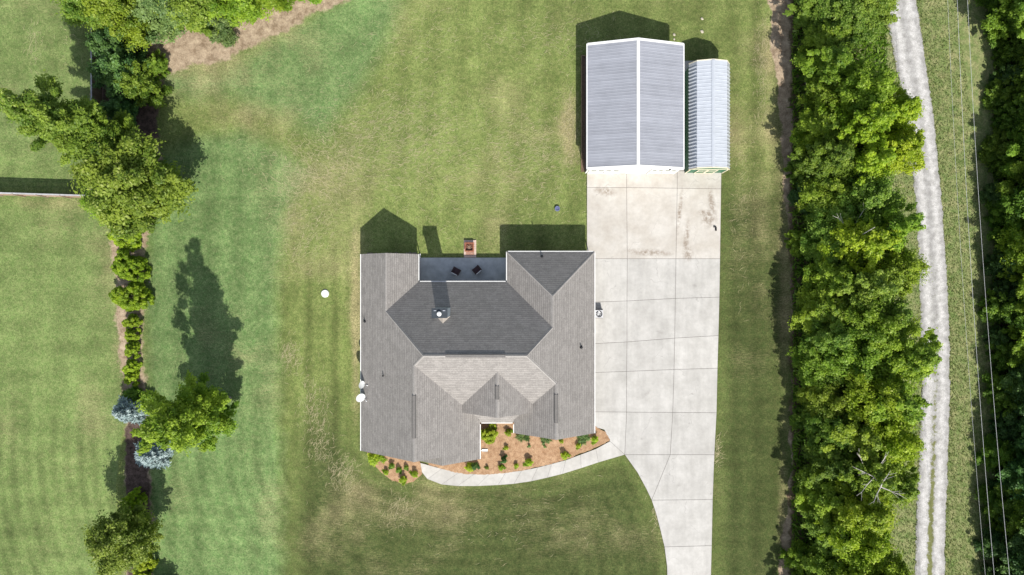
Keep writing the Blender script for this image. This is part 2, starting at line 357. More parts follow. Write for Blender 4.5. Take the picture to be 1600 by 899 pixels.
def inset(poly, d):
    n = len(poly); cx = sum(p[0] for p in poly) / n; cy = sum(p[1] for p in poly) / n; out = []
    a = sum(poly[i][0] * poly[(i + 1) % n][1] - poly[(i + 1) % n][0] * poly[i][1] for i in range(n)); sg = 1 if a > 0 else -1
    for i in range(n):
        p0, p1, p2 = poly[i - 1], poly[i], poly[(i + 1) % n]
        e1 = (p1[0] - p0[0], p1[1] - p0[1]); e2 = (p2[0] - p1[0], p2[1] - p1[1]); l1 = math.hypot(*e1); l2 = math.hypot(*e2)
        nx = (-e1[1] / l1 - e2[1] / l2) * sg; ny = (e1[0] / l1 + e2[0] / l2) * sg; l = math.hypot(nx, ny)
        k = d / max(.4, l / 2) ; out.append((p1[0] + nx / l * k, p1[1] + ny / l * k))
    return out
ROWS = [((917, 979, 1058, 1127), (268, 268, 268, 268)), ((917, 979, 1058, 1126.5), (294, 294, 295, 296)), ((917, 980, 1056, 1125), (405, 405, 405, 405)),
        ((919, 979.5, 1055, 1124), (473, 471, 467, 465)), ((919, 979.5, 1054, 1122.5), (538, 535, 529, 525)), ((919, 979, 1053, 1121), (583, 581, 578, 576)), ((919, 979, 1051, 1119.5), (644, 644.5, 645, 645.5))]
panels = []
for i in range(len(ROWS) - 1):
    for k in range(3):
        (xa, ya), (xb, yb) = ROWS[i], ROWS[i + 1]
        panels.append(([(xa[k], ya[k]), (xa[k + 1], ya[k + 1]), (xb[k + 1], yb[k + 1]), (xb[k], yb[k])], 1. if i < 2 else 0.))
panels += [([(919, 644), (979, 644.5), (976, 711), (953, 690), (944, 672), (919, 665)], 0.), ([(979, 644.5), (1051, 645), (1047, 711), (976, 711)], 0.), ([(1051, 645), (1119.5, 645.5), (1116, 711), (1047, 711)], 0.),
           ([(976, 711), (1047, 711), (1018, 782), (1010, 765), (996, 739)], 0.), ([(1047, 711), (1116, 711), (1113.5, 781), (1018, 782)], 0.),
           ([(1018, 782), (1113.5, 781), (1112, 853), (1038, 855), (1032, 830), (1025, 803)], 0.), ([(1038, 855), (1112, 853), (1110, 925), (1043, 925), (1042, 885)], 0.),
           ([(1043, 925), (1110, 925), (1108, 1060), (1043, 1060)], 0.)]
WU = [(650, 722), (690, 733), (717, 739), (741, 741.5), (765, 741), (790, 739), (815, 736), (840, 731), (862, 725.5), (884, 719.5), (907, 711), (931, 702), (953, 690)]
WL = [(655, 733), (668, 749), (690, 757.5), (715, 760), (745, 760), (778, 758.5), (803, 756.5), (830, 752.5), (855, 747), (879, 741), (908, 732), (935, 723), (976, 711)]
walk = [[WU[i], WU[i + 1], WL[i + 1], WL[i]] for i in range(len(WU) - 1)]
def slab(name, pans, z, joint, subdivide=None):
    v = []; f = []; t = []; wm = []; mb = MB()
    for pl, wr in pans:
        q = [P(*p)[:2] for p in inset(pl, joint)]; nb = len(mb.f); mb.prism(q, -.1, z); tn = random.uniform(.93, 1.05)
        t += [tn] * (len(mb.f) - nb); wm += [wr] * (len(mb.f) - nb)
    o = mb.build(name, CONC); me = o.data
    for an, ar in (('panel', t), ('warm', wm)):
        a = me.attributes.new(an, 'FLOAT', 'FACE'); a.data.foreach_set('value', ar)
    return tag(o, kind='structure')
slab('driveway', panels, .06, .28)
slab('footpath', [(q, .15) for q in walk], .062, .16)
JM = plain('dark_joint_dirt', (.12, .11, .10), .9)
mb = MB()
for pl, _ in panels: mb.face([P(x, y, .045) for x, y in pl])
for pl in walk: mb.face([P(x, y, .047) for x, y in pl])
o = mb.build('driveway_joints', JM); tag(o, kind='structure')
mb = MB().prism([P(*p)[:2] for p in ((1056, 96), (1126, 96), (1126, 267.4), (1056, 267.4))], -.1, .055)
o = mb.build('shed_pad', CONC); tag(o, kind='structure')
for an, vvv in (('panel', .95), ('warm', .5)):
    a = o.data.attributes.new(an, 'FLOAT', 'FACE'); a.data.foreach_set('value', [vvv] * len(o.data.polygons))

# ================================================================ HOUSE
def shingle(name, ca, cb, streak=0.):
    m = NT(name); uv = m.uv(); ob_ = m.obj()
    b = m.n('ShaderNodeTexBrick'); m.L(uv, b.inputs['Vector']); b.offset = .5; b.squash = 1
    b.inputs['Color1'].default_value = (.25, .25, .25, 1); b.inputs['Color2'].default_value = (.95, .95, .95, 1); b.inputs['Mortar'].default_value = (.0, .0, .0, 1)
    b.inputs['Scale'].default_value = 1; b.inputs['Mortar Size'].default_value = .004; b.inputs['Brick Width'].default_value = .45; b.inputs['Row Height'].default_value = .235; b.inputs['Bias'].default_value = 0
    n1 = m.noise(1.1, ob_, 5, .6); n2 = m.noise(7, ob_, 4, .8); n3 = m.noise(1., m.mapv(uv, (6.5, 9.5, 1)), 4, .8)
    c = m.mix(m.mr(m.ma('ADD', m.ma('MULTIPLY', b.outputs['Color'], .26), m.ma('MULTIPLY', n3, .95)), .3, .95), ca, cb)
    c = m.mulv(c, m.mr(n2, .3, .7, .82, 1.18)); c = m.mulv(c, m.mr(n1, .3, .7, .93, 1.07))
    rw_ = m.ma('FRACT', m.ma('DIVIDE', m.sep(uv)[1], .235)); c = m.mulv(c, m.mr(rw_, 0., .3, .60, 1.06))
    if streak:
        x = m.sep(ob_)[0]; msk = m.mr(x, P(640, 0)[0], P(585, 0)[0])
        ns = m.noise(.75, m.mapv(ob_, (.45, 1.25, 1)), 5, .65, .4)
        c = m.mulv(c, m.mr(m.ma('MULTIPLY', m.mr(ns, .47, .64), msk), 0, 1, 1., .55))
    m.col(c).rough(.92).bump(m.ma('ADD', n2, m.ma('MULTIPLY', b.outputs['Fac'], -1.)), .5, .02); return m.m
SH = shingle('roof_shingles', (.150, .140, .131), (.300, .282, .264), 1.)
SHC = shingle('ridge_shingles', (.21, .198, .186), (.33, .312, .294))
WHITE = plain('white_trim', (.70, .70, .69), .5, 0, .04)
SOFF = plain('soffit', (.6, .6, .58), .7)
DARK = plain('dark_metal', (.03, .032, .036), .45, .3)
BLACK = plain('black_plastic', (.018, .018, .02), .4)
STEEL = plain('galvanised_steel', (.55, .56, .58), .35, .8)
GLASS = NT('window_glass'); GLASS.col((.03, .04, .05)).rough(.06); GLASS.b.inputs['Specular IOR Level'].default_value = .8; GLASS = GLASS.m
m = NT('brick_wall'); b = m.n('ShaderNodeTexBrick'); v = m.sep(m.obj()); cb = m.n('ShaderNodeCombineXYZ')
m.L(m.ma('ADD', v[0], v[1]), cb.inputs[0]); m.L(v[2], cb.inputs[1]); m.L(cb.outputs[0], b.inputs['Vector'])
b.inputs['Color1'].default_value = (.30, .16, .11, 1); b.inputs['Color2'].default_value = (.38, .24, .17, 1); b.inputs['Mortar'].default_value = (.45, .42, .38, 1)
b.inputs['Scale'].default_value = 1; b.inputs['Brick Width'].default_value = .22; b.inputs['Row Height'].default_value = .075; b.inputs['Mortar Size'].default_value = .008
m.col(b.outputs['Color']); BRICK = m.m
m = NT('cream_siding'); z = m.sep(m.obj())[2]; fr = m.ma('FRACT', m.ma('MULTIPLY', z, 6.)); m.col(m.mulv((.55, .52, .45, 1), m.mr(fr, 0, .15, .7, 1.))); SIDING = m.m

W3 = lambda x: 3 + .05 * (x - 574)
E3 = lambda x: 3 + .05 * (923.5 - x)
hN = lambda y: 3 + .05 * (y - 441.3)
hS = lambda y: 8.165 - .05 * (y - 544.6)
NEW = lambda x: 3 + .05 * (x - 792.3)
LE = lambda x: 3 + .05 * (752 - x)
planes = [   # (polygon in plan, height function, eave runs along 'x' or 'y')
    ([(574, 400), (617, 400), (617, 484.3), (677.3, 544.6), (663, 558.9), (663, 694.3), (574, 694.3)], lambda x, y: W3(x), 'y'),
    ([(617, 400), (660, 400), (660, 441.3), (617, 484.3)], lambda x, y: 3 + .05 * (660 - x), 'y'),
    ([(617, 484.3), (660, 441.3), (792.3, 441.3), (857.9, 506.9), (820.2, 544.6), (677.3, 544.6)], lambda x, y: hN(y), 'x'),
    ([(792.3, 396.4), (857.9, 462), (857.9, 506.9), (792.3, 441.3)], lambda x, y: NEW(x), 'y'),
    ([(792.3, 396.4), (923.5, 396.4), (857.9, 462)], lambda x, y: 3 + .05 * (y - 396.4), 'x'),
    ([(923.5, 396.4), (923.5, 668), (863.25, 668), (863.25, 587.6), (820.2, 544.6), (857.9, 506.9), (857.9, 462)], lambda x, y: E3(x), 'y'),
    ([(677.3, 544.6), (820.2, 544.6), (863.25, 587.6), (803, 647.9), (803, 653), (752, 653), (752, 647.9), (663, 558.9)], lambda x, y: hS(y), 'x'),
    ([(803, 647.9), (803, 668), (863.25, 668), (863.25, 587.6)], lambda x, y: 3 + .05 * (x - 803), 'y'),
    ([(663, 558.9), (752, 647.9), (752, 706.7), (700, 706.7), (700, 694.3), (663, 694.3)], lambda x, y: LE(x), 'y'),
    ([(700, 694.3), (700, 706.7), (650, 706.7), (650, 694.3)], lambda x, y: 5.6 - .05 * (700 - x) - .003, 'y'),
    ([(779.2, 568.5), (779.2, 634), (714.5, 634)], lambda x, y: 6.87 - .05 * (779.2 - x) + .03, 'y'),
    ([(779.2, 568.5), (843.9, 634), (779.2, 634)], lambda x, y: 6.87 - .05 * (x - 779.2) + .03, 'y'),
]
house = empty('house', P(748, 550), 'large single storey house with grey shingle hip and gable roof beside the concrete driveway', 'house')
mb = MB(); edges = {}
for pl, hf, ax in planes:
    pts = [P(x, y, hf(x, y)) for x, y in pl]
    a = sum(pts[i][0] * pts[(i + 1) % len(pts)][1] - pts[(i + 1) % len(pts)][0] * pts[i][1] for i in range(len(pts)))
    if a < 0: pts = pts[::-1]
    uv = [((p[0] if ax == 'x' else p[1]), (p[1] if ax == 'x' else p[0]) * 1.25) for p in pts]
    mb.face(pts, 0, uv); mb.face([(p[0], p[1], p[2] - .2) for p in pts[::-1]], 1)
    for i in range(len(pts)):
        p, q = pts[i], pts[(i + 1) % len(pts)]
        kp, kq = tuple(round(c, 1) for c in p), tuple(round(c, 1) for c in q)
        k = frozenset((kp, kq)); edges.setdefault(k, []).append((p, q))
for k, l in edges.items():
    if len(l) == 1:
        p, q = l[0]; mb.face([(p[0], p[1], p[2] - .2), (q[0], q[1], q[2] - .2), q, p], 2)
roof = mb.build('roof', [SH, SOFF, WHITE], house)
# ridge and hip caps
mb = MB()
def cap(a, b, ha, hb, wd=.26, up=.03):
    A = Vector(P(a[0], a[1], ha)); B = Vector(P(b[0], b[1], hb)); t = (B - A); t.z = 0; t.normalize(); s = Vector((-t.y, t.x, 0)) * wd / 2
    d = Vector((0, 0, .09)); u = Vector((0, 0, up))
    L0 = A + s - d + u; R0 = A - s - d + u; L1 = B + s - d + u; R1 = B - s - d + u; T0 = A + u; T1 = B + u
    l = (B - A).length
    mb.face([R0, R1, T1, T0], 0, [(0, 0), (l, 0), (l, .2), (0, .2)]); mb.face([T0, T1, L1, L0], 0, [(0, .2), (l, .2), (l, .4), (0, .4)])
    mb.face([L0, R0, T0], 0); mb.face([L1, T1, R1], 0)
for a in (((617, 400), (617, 484.3), 5.15, 5.15), ((617, 484.3), (677.3, 544.6), 5.15, 8.165), ((677.3, 544.6), (663, 558.9), 8.165, 7.45), ((663, 558.9), (663, 694.3), 7.45, 7.45),
          ((677.3, 544.6), (820.2, 544.6), 8.165, 8.165), ((820.2, 544.6), (857.9, 506.9), 8.165, 6.28), ((820.2, 544.6), (863.25, 587.6), 8.165, 6.01),
          ((857.9, 506.9), (857.9, 462), 6.28, 6.28), ((792.3, 396.4), (857.9, 462), 3, 6.28), ((923.5, 396.4), (857.9, 462), 3, 6.28), ((863.25, 587.6), (863.25, 668), 6.01, 6.01),
          ((779.2, 569), (779.2, 634), 6.9, 6.9)): cap(*a)
mb.build('ridge_cap', SHC, house)
VENTM = plain('ridge_vent_plastic', (.16, .155, .15), .8); VENTD = plain('ridge_vent_slots', (.07, .068, .065), .9)
def ridge_vent(a, b, h):
    A = P(*a, h); B = P(*b, h); al = abs(A[0] - B[0]) > abs(A[1] - B[1]); x0, x1 = sorted((A[0], B[0])); y0, y1 = sorted((A[1], B[1]))
    m_ = MB()
    if al:
        m_.b2(x0, x1, y0 - .12, y1 + .12, h - .06, h + .015, 0); m_.b2(x0 + .002, x1 - .002, y0 - .15, y0 - .122, h - .2, h - .06, 1); m_.b2(x0 + .002, x1 - .002, y1 + .122, y1 + .16, h - .2, h - .06, 1)
    else:
        m_.b2(x0 - .14, x1 + .14, y0, y1, h - .04, h + .05, 0); m_.b2(x0 - .185, x0 - .142, y0, y1, h - .16, h - .01, 1); m_.b2(x1 + .142, x1 + .185, y0, y1, h - .16, h + .01, 1)
    m_.build('ridge_vent', [SHC, VENTD], house)
ridge_vent((708, 544.6), (791, 544.6), 8.17); ridge_vent((663, 601), (663, 661), 7.45); ridge_vent((779.2, 589), (779.2, 608), 6.9); ridge_vent((863.25, 603), (863.25, 644), 6.01)
# walls
foot = [(579, 405), (655, 405), (655, 447), (797, 447), (797, 401.5), (918.5, 401.5), (918.5, 663), (808, 663), (808, 622), (747, 622), (747, 701.5), (655, 701.5), (655, 689.5), (579, 689.5)]
mb = MB()
fp = [P(*p)[:2] for p in foot]
mb.prism(fp, -.1, .45, 1); mb.prism(fp, .452, 2.78, 0)
def gable(x0, x1, y, hpk, hb=2.75, th=.15, out=0):
    A, B = P(x0, y)[:2], P(x1, y)[:2]; xc = (A[0] + B[0]) / 2
    for yy, s in ((A[1], 1), (A[1] + out, -1)):
        mb.face([(A[0], yy, hb), (B[0], yy, hb), (xc, yy, hpk)][::s], 0)
gable(582, 652, 405, 4.95, out=-.2); gable(582, 744, 689.5, 7.2, out=.2); gable(655, 745, 701.5, 5.3, out=.2); gable(808, 918.5, 663, 5.8, out=.2); gable(722, 836, 629.5, 6.6, 3.7, out=.2)
mb.build('wall', [SIDING, BRICK], house)
# gutters and downspouts
def gut(a, b, h, nrm):
    A, B = P(*a, h), P(*b, h); x0, x1 = sorted((A[0], B[0])); y0, y1 = sorted((A[1], B[1])); m_ = MB(); e = .075
    if nrm == 'w': m_.b2(x0 - e, x0 - .004, y0, y1, h - .13, h - .01)
    if nrm == 'e': m_.b2(x0 + .004, x0 + e, y0, y1, h - .13, h - .01)
    if nrm == 'n': m_.b2(x0, x1, y0 + .004, y0 + e, h - .13, h - .01)
    if nrm == 's': m_.b2(x0, x1, y0 - e, y0 - .004, h - .13, h - .01)
    m_.build('gutter', WHITE, house)
for a in (((574, 400), (574, 694.3), 3, 'w'), ((660, 400), (660, 439.4), 3, 'e'), ((662, 441.3), (790.4, 441.3), 3, 'n'), ((792.3, 396.4), (792.3, 439.4), 3, 'w'), ((794, 396.4), (922, 396.4), 3, 'n'),
          ((923.5, 396.4), (923.5, 668), 3, 'e'), ((754, 653), (801, 653), 2.745, 's'), ((752, 654.9), (752, 706.7), 3, 'e'), ((803, 654.9), (803, 668), 3, 'w')): gut(*a)
def spout(px, py, hh, dx, dy):
    x, y, _ = P(px, py); m_ = MB().box((x, y, hh / 2 + .1), (.09, .07, hh - .2)); m_.box((x + dx * .18, y + dy * .18, .12), (.07 + abs(dx) * .34, .07 + abs(dy) * .34, .07)); m_.build('downspout', WHITE, house)
spout(748.5, 704, 2.9, 1, 0); spout(577, 694, 2.9, -1, 0); spout(657, 403, 2.9, 0, 1); spout(920.5, 664, 2.9, 1, 0); spout(920.5, 400, 2.9, 1, 0)
# windows and doors
def window(px, py, side, wd, z0, z1):
    x, y, _ = P(px, py); o = .03; h = (z0 + z1) / 2; H = z1 - z0
    if side in 'ns':
        s = 1 if side == 'n' else -1; fr = MB().box((x, y + s * o, h), (wd + .2, .08, H + .2)); pn = MB().box((x, y + s * (o + .045), h), (wd, .02, H)); mn = (.03, .02)
        fr.box((x, y + s * (o + .06), h), (wd, .02, .05)); fr.box((x, y + s * (o + .08), z0 - .12), (wd + .3, .14, .05))
    else:
        s = 1 if side == 'e' else -1; fr = MB().box((x + s * o, y, h), (.08, wd + .2, H + .2)); pn = MB().box((x + s * (o + .045), y, h), (.02, wd, H))
        fr.box((x + s * (o + .06), y, h), (.02, wd, .05)); fr.box((x + s * (o + .08), y, z0 - .12), (.14, wd + .3, .05))
    f = fr.build('window', WHITE, house); pn.build('pane', GLASS, f)
for a in ((617, 405, 'n', 1.4, 1.0, 2.3), (860, 401.5, 'n', 1.5, 1.0, 2.3), (700, 447, 'n', 1.5, .9, 2.3), (579, 450, 'w', 1.0, 1.0, 2.3), (579, 540, 'w', 1.0, 1.0, 2.3), (579, 640, 'w', 1.0, 1.0, 2.3),
          (620, 689.5, 's', 1.6, .8, 2.3), (702, 701.5, 's', 1.8, .8, 2.3), (863, 663, 's', 1.8, .8, 2.3), (918.5, 440, 'e', .9, 1.1, 2.2)): window(*a)
DOORM = plain('door_paint', (.16, .05, .04), .4)
x, y, _ = P(778, 622); d_ = MB().box((x, y - .03, 1.2), (1.0, .08, 2.1)).build('front_door', DOORM, house); MB().box((x + .4, y - .10, 1.15), (.05, .05, .14)).build('handle', STEEL, d_)
x, y, _ = P(755, 447); d_ = MB().box((x, y + .03, 1.15), (1.8, .08, 2.1)).build('patio_door', WHITE, house); MB().box((x - .42, y + .08, 1.2), (.7, .02, 1.8)).box((x + .42, y + .08, 1.2), (.7, .02, 1.8)).build('pane', GLASS, d_)
for yy in (560, 610):
    x, y, _ = P(918.5, yy); d_ = MB().box((x + .03, y, 1.2), (.08, 2.7, 2.2)); [d_.box((x + .08, y, .3 + k * .5), (.03, 2.6, .46)) for k in range(5)]; d_.build('garage_door', WHITE, house)
mb = MB().b2(*sorted((P(747, 0)[0], P(808, 0)[0])), P(0, 651)[1], P(0, 622)[1], -.1, .16)
o = mb.build('porch_floor', CONC, house)
for px in (752.5, 799):
    x, y, _ = P(px, 650); m_ = MB().box((x, y, 1.4), (.2, .2, 2.5)).box((x, y, .28), (.3, .3, .24)).box((x, y, 2.6), (.28, .28, .12)); m_.build('porch_column', WHITE, house)
# plumbing pipes and vents on the roof
def roofpipe(px, py, h, L=.35, r=.05, col=None):
    x, y, z = Q(px, py, h + L / 2); m_ = MB().tube([(x, y, z - L / 2 - .15), (x, y, z + L / 2)], r, 10).lathe((x, y, z - L / 2 - .03), [(.16, -.12), (.14, .04), (.07, .12)], 12); m_.build('vent_pipe', col or DARK, house)
roofpipe(598.5, 588.5, 4.85, .5); roofpipe(569.5, 503, 3.4, .3); roofpipe(847, 401.5, 3.4, .5); roofpipe(908.5, 544, 4.2, .4); roofpipe(611, 606, 5.4, .2, .04)
# chimney
CH = plain('chimney_cladding', (.30, .34, .37), .55, 0, .1); CHT = plain('chimney_cap', (.055, .065, .075), .45, .4)
mb = MB().b2(P(691, 0)[0], P(710.6, 0)[0], P(0, 491.3)[1], P(0, 479.2)[1], 4.6, 8.55)
ch = mb.build('chimney', CH, roof)
mb = MB().b2(P(689.6, 0)[0], P(711.4, 0)[0], P(0, 492)[1], P(0, 478.4)[1], 8.55, 8.67)
mb.build('chimney_cap', CHT, roof)
cx, cy = (P(691, 0)[0] + P(710.6, 0)[0]) / 2, P(0, 485.2)[1]
MB().lathe((cx - .03, cy - .06, 8.67), [(.13, 0), (.11, .16), (.22, .17), (.20, .24), (.06, .31), (0, .32)], 20).build('flue_cap', WHITE, roof, smooth=False)
for sx in (-.42, .40): MB().box((cx + sx, cy + .24, 8.71), (.22, .1, .08)).build('spark_vent', STEEL, roof)
ax0, ax1, yb = P(691, 0)[0], P(711.4, 0)[0], 491.35
mb = MB(); xm = (ax0 + ax1) / 2
mb.face([P(691, yb, hN(yb) + .02), P(701, yb, hN(yb) + .5), P(701, yb + 10, hN(yb + 10) + .02)][::-1], 0); mb.face([P(701, yb, hN(yb) + .5), P(711.4, yb, hN(yb) + .02), P(701, yb + 10, hN(yb + 10) + .02)][::-1], 0)
mb.build('cricket', plain('cricket_shingles', (.36, .32, .28), .85), roof)

# patio
mb = MB().prism([P(*p)[:2] for p in ((655.3, 403.5), (796.7, 403.5), (796.7, 446.7), (655.3, 446.7))], -.1, .12)
PATM = NT('patio_concrete'); q = PATM.noise(1.2, None, 5, .65); PATM.col(PATM.mulv(PATM.mix(PATM.mr(q, .3, .7), (.34, .36, .37), (.52, .54, .55)), PATM.mr(PATM.noise(20), .2, .8, .92, 1.08))); PATM = PATM.m
o = mb.build('patio', PATM); tag(o, kind='structure')

# ================================================================ METAL BUILDINGS
m = NT('grey_metal_roof'); ob_ = m.obj(); n1 = m.noise(.8, ob_, 4, .6); yb_ = m.noise(2.2, m.mapv(ob_, (.05, 1, .05)), 3, .6)
m.col(m.mulv((.290, .300, .335, 1), m.mr(m.ma('ADD', m.ma('MULTIPLY', n1, .4), m.ma('MULTIPLY', yb_, .6)), .35, .65, .86, 1.14))).rough(.45); m.b.inputs['Metallic'].default_value = .15; GMET = m.m
m = NT('pale_metal_roof'); n1 = m.noise(1.5); m.col(m.mulv((.47, .50, .545, 1), m.mr(n1, .3, .7, .93, 1.05))).rough(.4); m.b.inputs['Metallic'].default_value = .15; PMET = m.m
GWALL = plain('white_metal_siding', (.72, .72, .70), .55, 0, .05)
GDK = plain('green_grey_window', (.13, .16, .14), .15)  # even green grey colour of the garage door panes
GRN = plain('green_shed_siding', (.045, .13, .075), .6, 0, .15); CREAM = plain('cream_shed_trim', (.70, .64, .48), .6, 0, .05)
gar = empty('metal_garage', P(984, 181), 'metal garage with low grey gable roof and white ridge cap above the driveway', 'garage')
gx0, gx1, gxm, gy0, gy1 = P(912.5, 0)[0], P(1055.5, 0)[0], P(984, 0)[0], P(0, 272.6)[1], P(0, 87.3)[1]
HE, HP = 3.28, 4.74
mb = MB()
def slope_panel(mb, x0, z0, x1, z1, y0, y1, per, rw=.06, rh=.035, th=.04):
    n = int((y1 - y0) / per); dx, dz = x1 - x0, z1 - z0; l = math.hypot(dx, dz); nx, nz = (-dz / l, dx / l) if dx > 0 else (dz / l, -dx / l)
    if nz < 0: nx, nz = -nx, -nz
    ys_ = [y0]; up = [0]
    for i in range(n):
        a = y0 + per * (i + .5); ys_ += [a - rw, a - rw * .5, a + rw * .5, a + rw]; up += [0, rh, rh, 0]
    ys_.append(y1); up.append(0)
    for i in range(len(ys_) - 1):
        a, b = ys_[i], ys_[i + 1]; u, v_ = up[i], up[i + 1]
        q = [(x0 + nx * u, a, z0 + nz * u), (x1 + nx * u, a, z1 + nz * u), (x1 + nx * v_, b, z1 + nz * v_), (x0 + nx * v_, b, z0 + nz * v_)]
        mb.face(q if dx > 0 else q[::-1])
    q = [(x0 - nx * th, y0, z0 - nz * th), (x0 - nx * th, y1, z0 - nz * th), (x1 - nx * th, y1, z1 - nz * th), (x1 - nx * th, y0, z1 - nz * th)]
    mb.face(q if dx > 0 else q[::-1])
slope_panel(mb, gx0, HE, gxm - .001, HP, gy0, gy1, .31, .04, .012); slope_panel(mb, gx1, HE, gxm + .001, HP, gy0, gy1, .31, .04, .012)
mb.build('roof', GMET, gar)
mb = MB()
for s, xe in ((-1, gx0), (1, gx1)):
    mb.face([(gxm, gy0, HP + .09), (gxm, gy1, HP + .09), (gxm + s * .15, gy1, HP + .04), (gxm + s * .15, gy0, HP + .04)][::(-1 if s < 0 else 1)])
    mb.face([(gxm + s * .15, gy0, HP + .04), (gxm + s * .15, gy1, HP + .04), (gxm + s * .15, gy1, HP - .07), (gxm + s * .15, gy0, HP - .07)][::(-1 if s < 0 else 1)])
mb.build('ridge_cap', WHITE, gar)
for yy, s in ((gy0, -1), (gy1, 1)):
    mb = MB()
    for xe in (gx0, gx1):
        o_ = s * .10; i_ = -s * .12
        A = [(xe, yy + o_, HE + .05), (gxm, yy + o_, HP + .06), (gxm, yy + i_, HP + .06), (xe, yy + i_, HE + .05)]
        B = [(p[0], p[1], p[2] - .22) for p in A]
        mb.face(A); mb.face(B[::-1])
        for k in range(4): mb.face([A[k], A[(k + 1) % 4], B[(k + 1) % 4], B[k]][::-1])
    mb.build('rake_trim', WHITE, gar)
for xe, s in ((gx0, -1), (gx1, 1)):
    MB().b2(xe + s * .005, xe + s * .10, gy0 - .05, gy1 + .05, HE - .13, HE).build('gutter', WHITE, gar)
mb = MB(); wx0, wx1, wy0, wy1 = gx0 + .2, gx1 - .2, gy0 + .19, gy1 - .2
# the wall stands a little out at the base where the door aprons are
prof = [(wx0, 0), (wx1, 0), (wx1, HE - .12), (gxm, HP - .12), (wx0, HE - .12)]
mb.face([(x, wy0 - .1, z) for x, z in prof]); mb.face([(x, wy1, z) for x, z in prof[::-1]])
for k in range(5):
    if k in (2, 3): continue
    (xa, za), (xb, zb) = prof[k], prof[(k + 1) % 5]; mb.face([(xa, wy0 - .1, za), (xa, wy1, za), (xb, wy1, zb), (xb, wy0 - .1, zb)])
mb.build('wall', GWALL, gar)
fy = wy0 - .1
GD = plain('garage_door_paint', (.74, .73, .70), .5, 0, .05)
for xa, xb in ((919, 964), (1012, 1051)):
    x0, x1 = P(xa, 0)[0], P(xb, 0)[0]; d_ = MB()
    for k in range(5): d_.b2(x0, x1, fy - .07, fy - .004, .07 + k * .5, .55 + k * .5)
    d_.b2(x0 - .12, x0 - .004, fy - .12, fy - .003, .06, 2.7).b2(x1 + .004, x1 + .12, fy - .12, fy - .003, .06, 2.7).b2(x0 - .12, x1 + .12, fy - .12, fy - .003, 2.705, 2.85)
    d_ = d_.build('garage_door', GD, gar)
    nw = 4; ww = (x1 - x0) / nw
    for k in range(nw): MB().b2(x0 + k * ww + .12, x0 + (k + 1) * ww - .12, fy - .085, fy - .072, 1.5, 2.15).build('pane', GDK, d_)
    MB().box(((x0 + x1) / 2, fy - .10, .75), (.16, .05, .05)).build('handle', BLACK, d_)
x0 = P(984, 0)[0]; d_ = MB().b2(x0 - .45, x0 + .45, fy - .06, fy - .004, .06, 2.15).build('side_door', WHITE, gar); MB().box((x0 + .35, fy - .09, 1.05), (.06, .06, .12)).build('handle', BLACK, d_)
MB().lathe((P(1037, 0)[0], P(0, 273.5)[1] + .05, 2.95), [(.02, 0), (.12, -.04), (.12, -.1), (.0, -.1)], 12).build('wall_lamp', DARK, gar)
for px in (914.5, 1053.5):
    x, y, _ = P(px, 271.5); MB().box((x, y, 1.6), (.09, .07, 3.0)).build('downspout', WHITE, gar)
# shed
sh = empty('garden_shed', P(1099, 192), 'narrow green shed with pale metal barn style roof right of the metal garage', 'shed')
sy0, sy1 = P(0, 271)[1], P(0, 111.3)[1]
SP = [(P(1068, 0)[0], 2.12), (P(1076.3, 0)[0], 3.12), (P(1099, 0)[0], 3.55), (P(1121.7, 0)[0], 3.12), (P(1130, 0)[0], 2.12)]
mb = MB()
slope_panel(mb, SP[0][0], SP[0][1], SP[1][0], SP[1][1], sy0, sy1, .355, .07, .05); slope_panel(mb, SP[1][0], SP[1][1], SP[2][0] - .001, SP[2][1], sy0, sy1, .355, .04, .025)
slope_panel(mb, SP[3][0], SP[3][1], SP[2][0] + .001, SP[2][1], sy0, sy1, .355, .04, .025); slope_panel(mb, SP[4][0], SP[4][1], SP[3][0], SP[3][1], sy0, sy1, .355, .07, .05)
mb.build('roof', PMET, sh)
mb = MB(); xr, zr = SP[2]
mb.face([(xr - .16, sy0, zr + .01), (xr, sy0, zr + .06), (xr, sy1, zr + .06), (xr - .16, sy1, zr + .01)][::-1]); mb.face([(xr, sy0, zr + .06), (xr + .16, sy0, zr + .01), (xr + .16, sy1, zr + .01), (xr, sy1, zr + .06)][::1])
mb.build('ridge_cap', PMET, sh)
for yy, s in ((sy0, -1), (sy1, 1)):
    mb = MB(); o_, i_ = s * .06, -s * .03
    for k in range(4):
        (xa, za), (xb, zb) = SP[k], SP[k + 1]
        A = [(xa, yy + o_, za + .03), (xb, yy + o_, zb + .03), (xb, yy + i_, zb + .03), (xa, yy + i_, za + .03)]; B = [(p[0], p[1], p[2] - .14) for p in A]
        mb.face(A); mb.face(B[::-1])
        for j in range(4): mb.face([A[j], A[(j + 1) % 4], B[(j + 1) % 4], B[j]][::-1])
    mb.build('rake_trim', CREAM, sh)
mb = MB(); k_ = .12; WP = [(SP[0][0] + k_, .06), (SP[4][0] - k_, .06), (SP[4][0] - k_, 2.05), (SP[3][0], 3.0), (SP[2][0], 3.42), (SP[1][0], 3.0), (SP[0][0] + k_, 2.05)]
ya, yb2 = sy0 + .0, sy1 - .15
fy = ya - .0
mb.face([(x, fy, z) for x, z in WP]); mb.face([(x, yb2, z) for x, z in WP[::-1]])
for k in (0, 1, 6): (xa, za), (xb, zb) = WP[k], WP[(k + 1) % 7]; mb.face([(xa, fy, za), (xa, yb2, za), (xb, yb2, zb), (xb, fy, zb)])
mb.build('wall', GRN, sh)
x0, x1 = P(1083, 0)[0], P(1113, 0)[0]
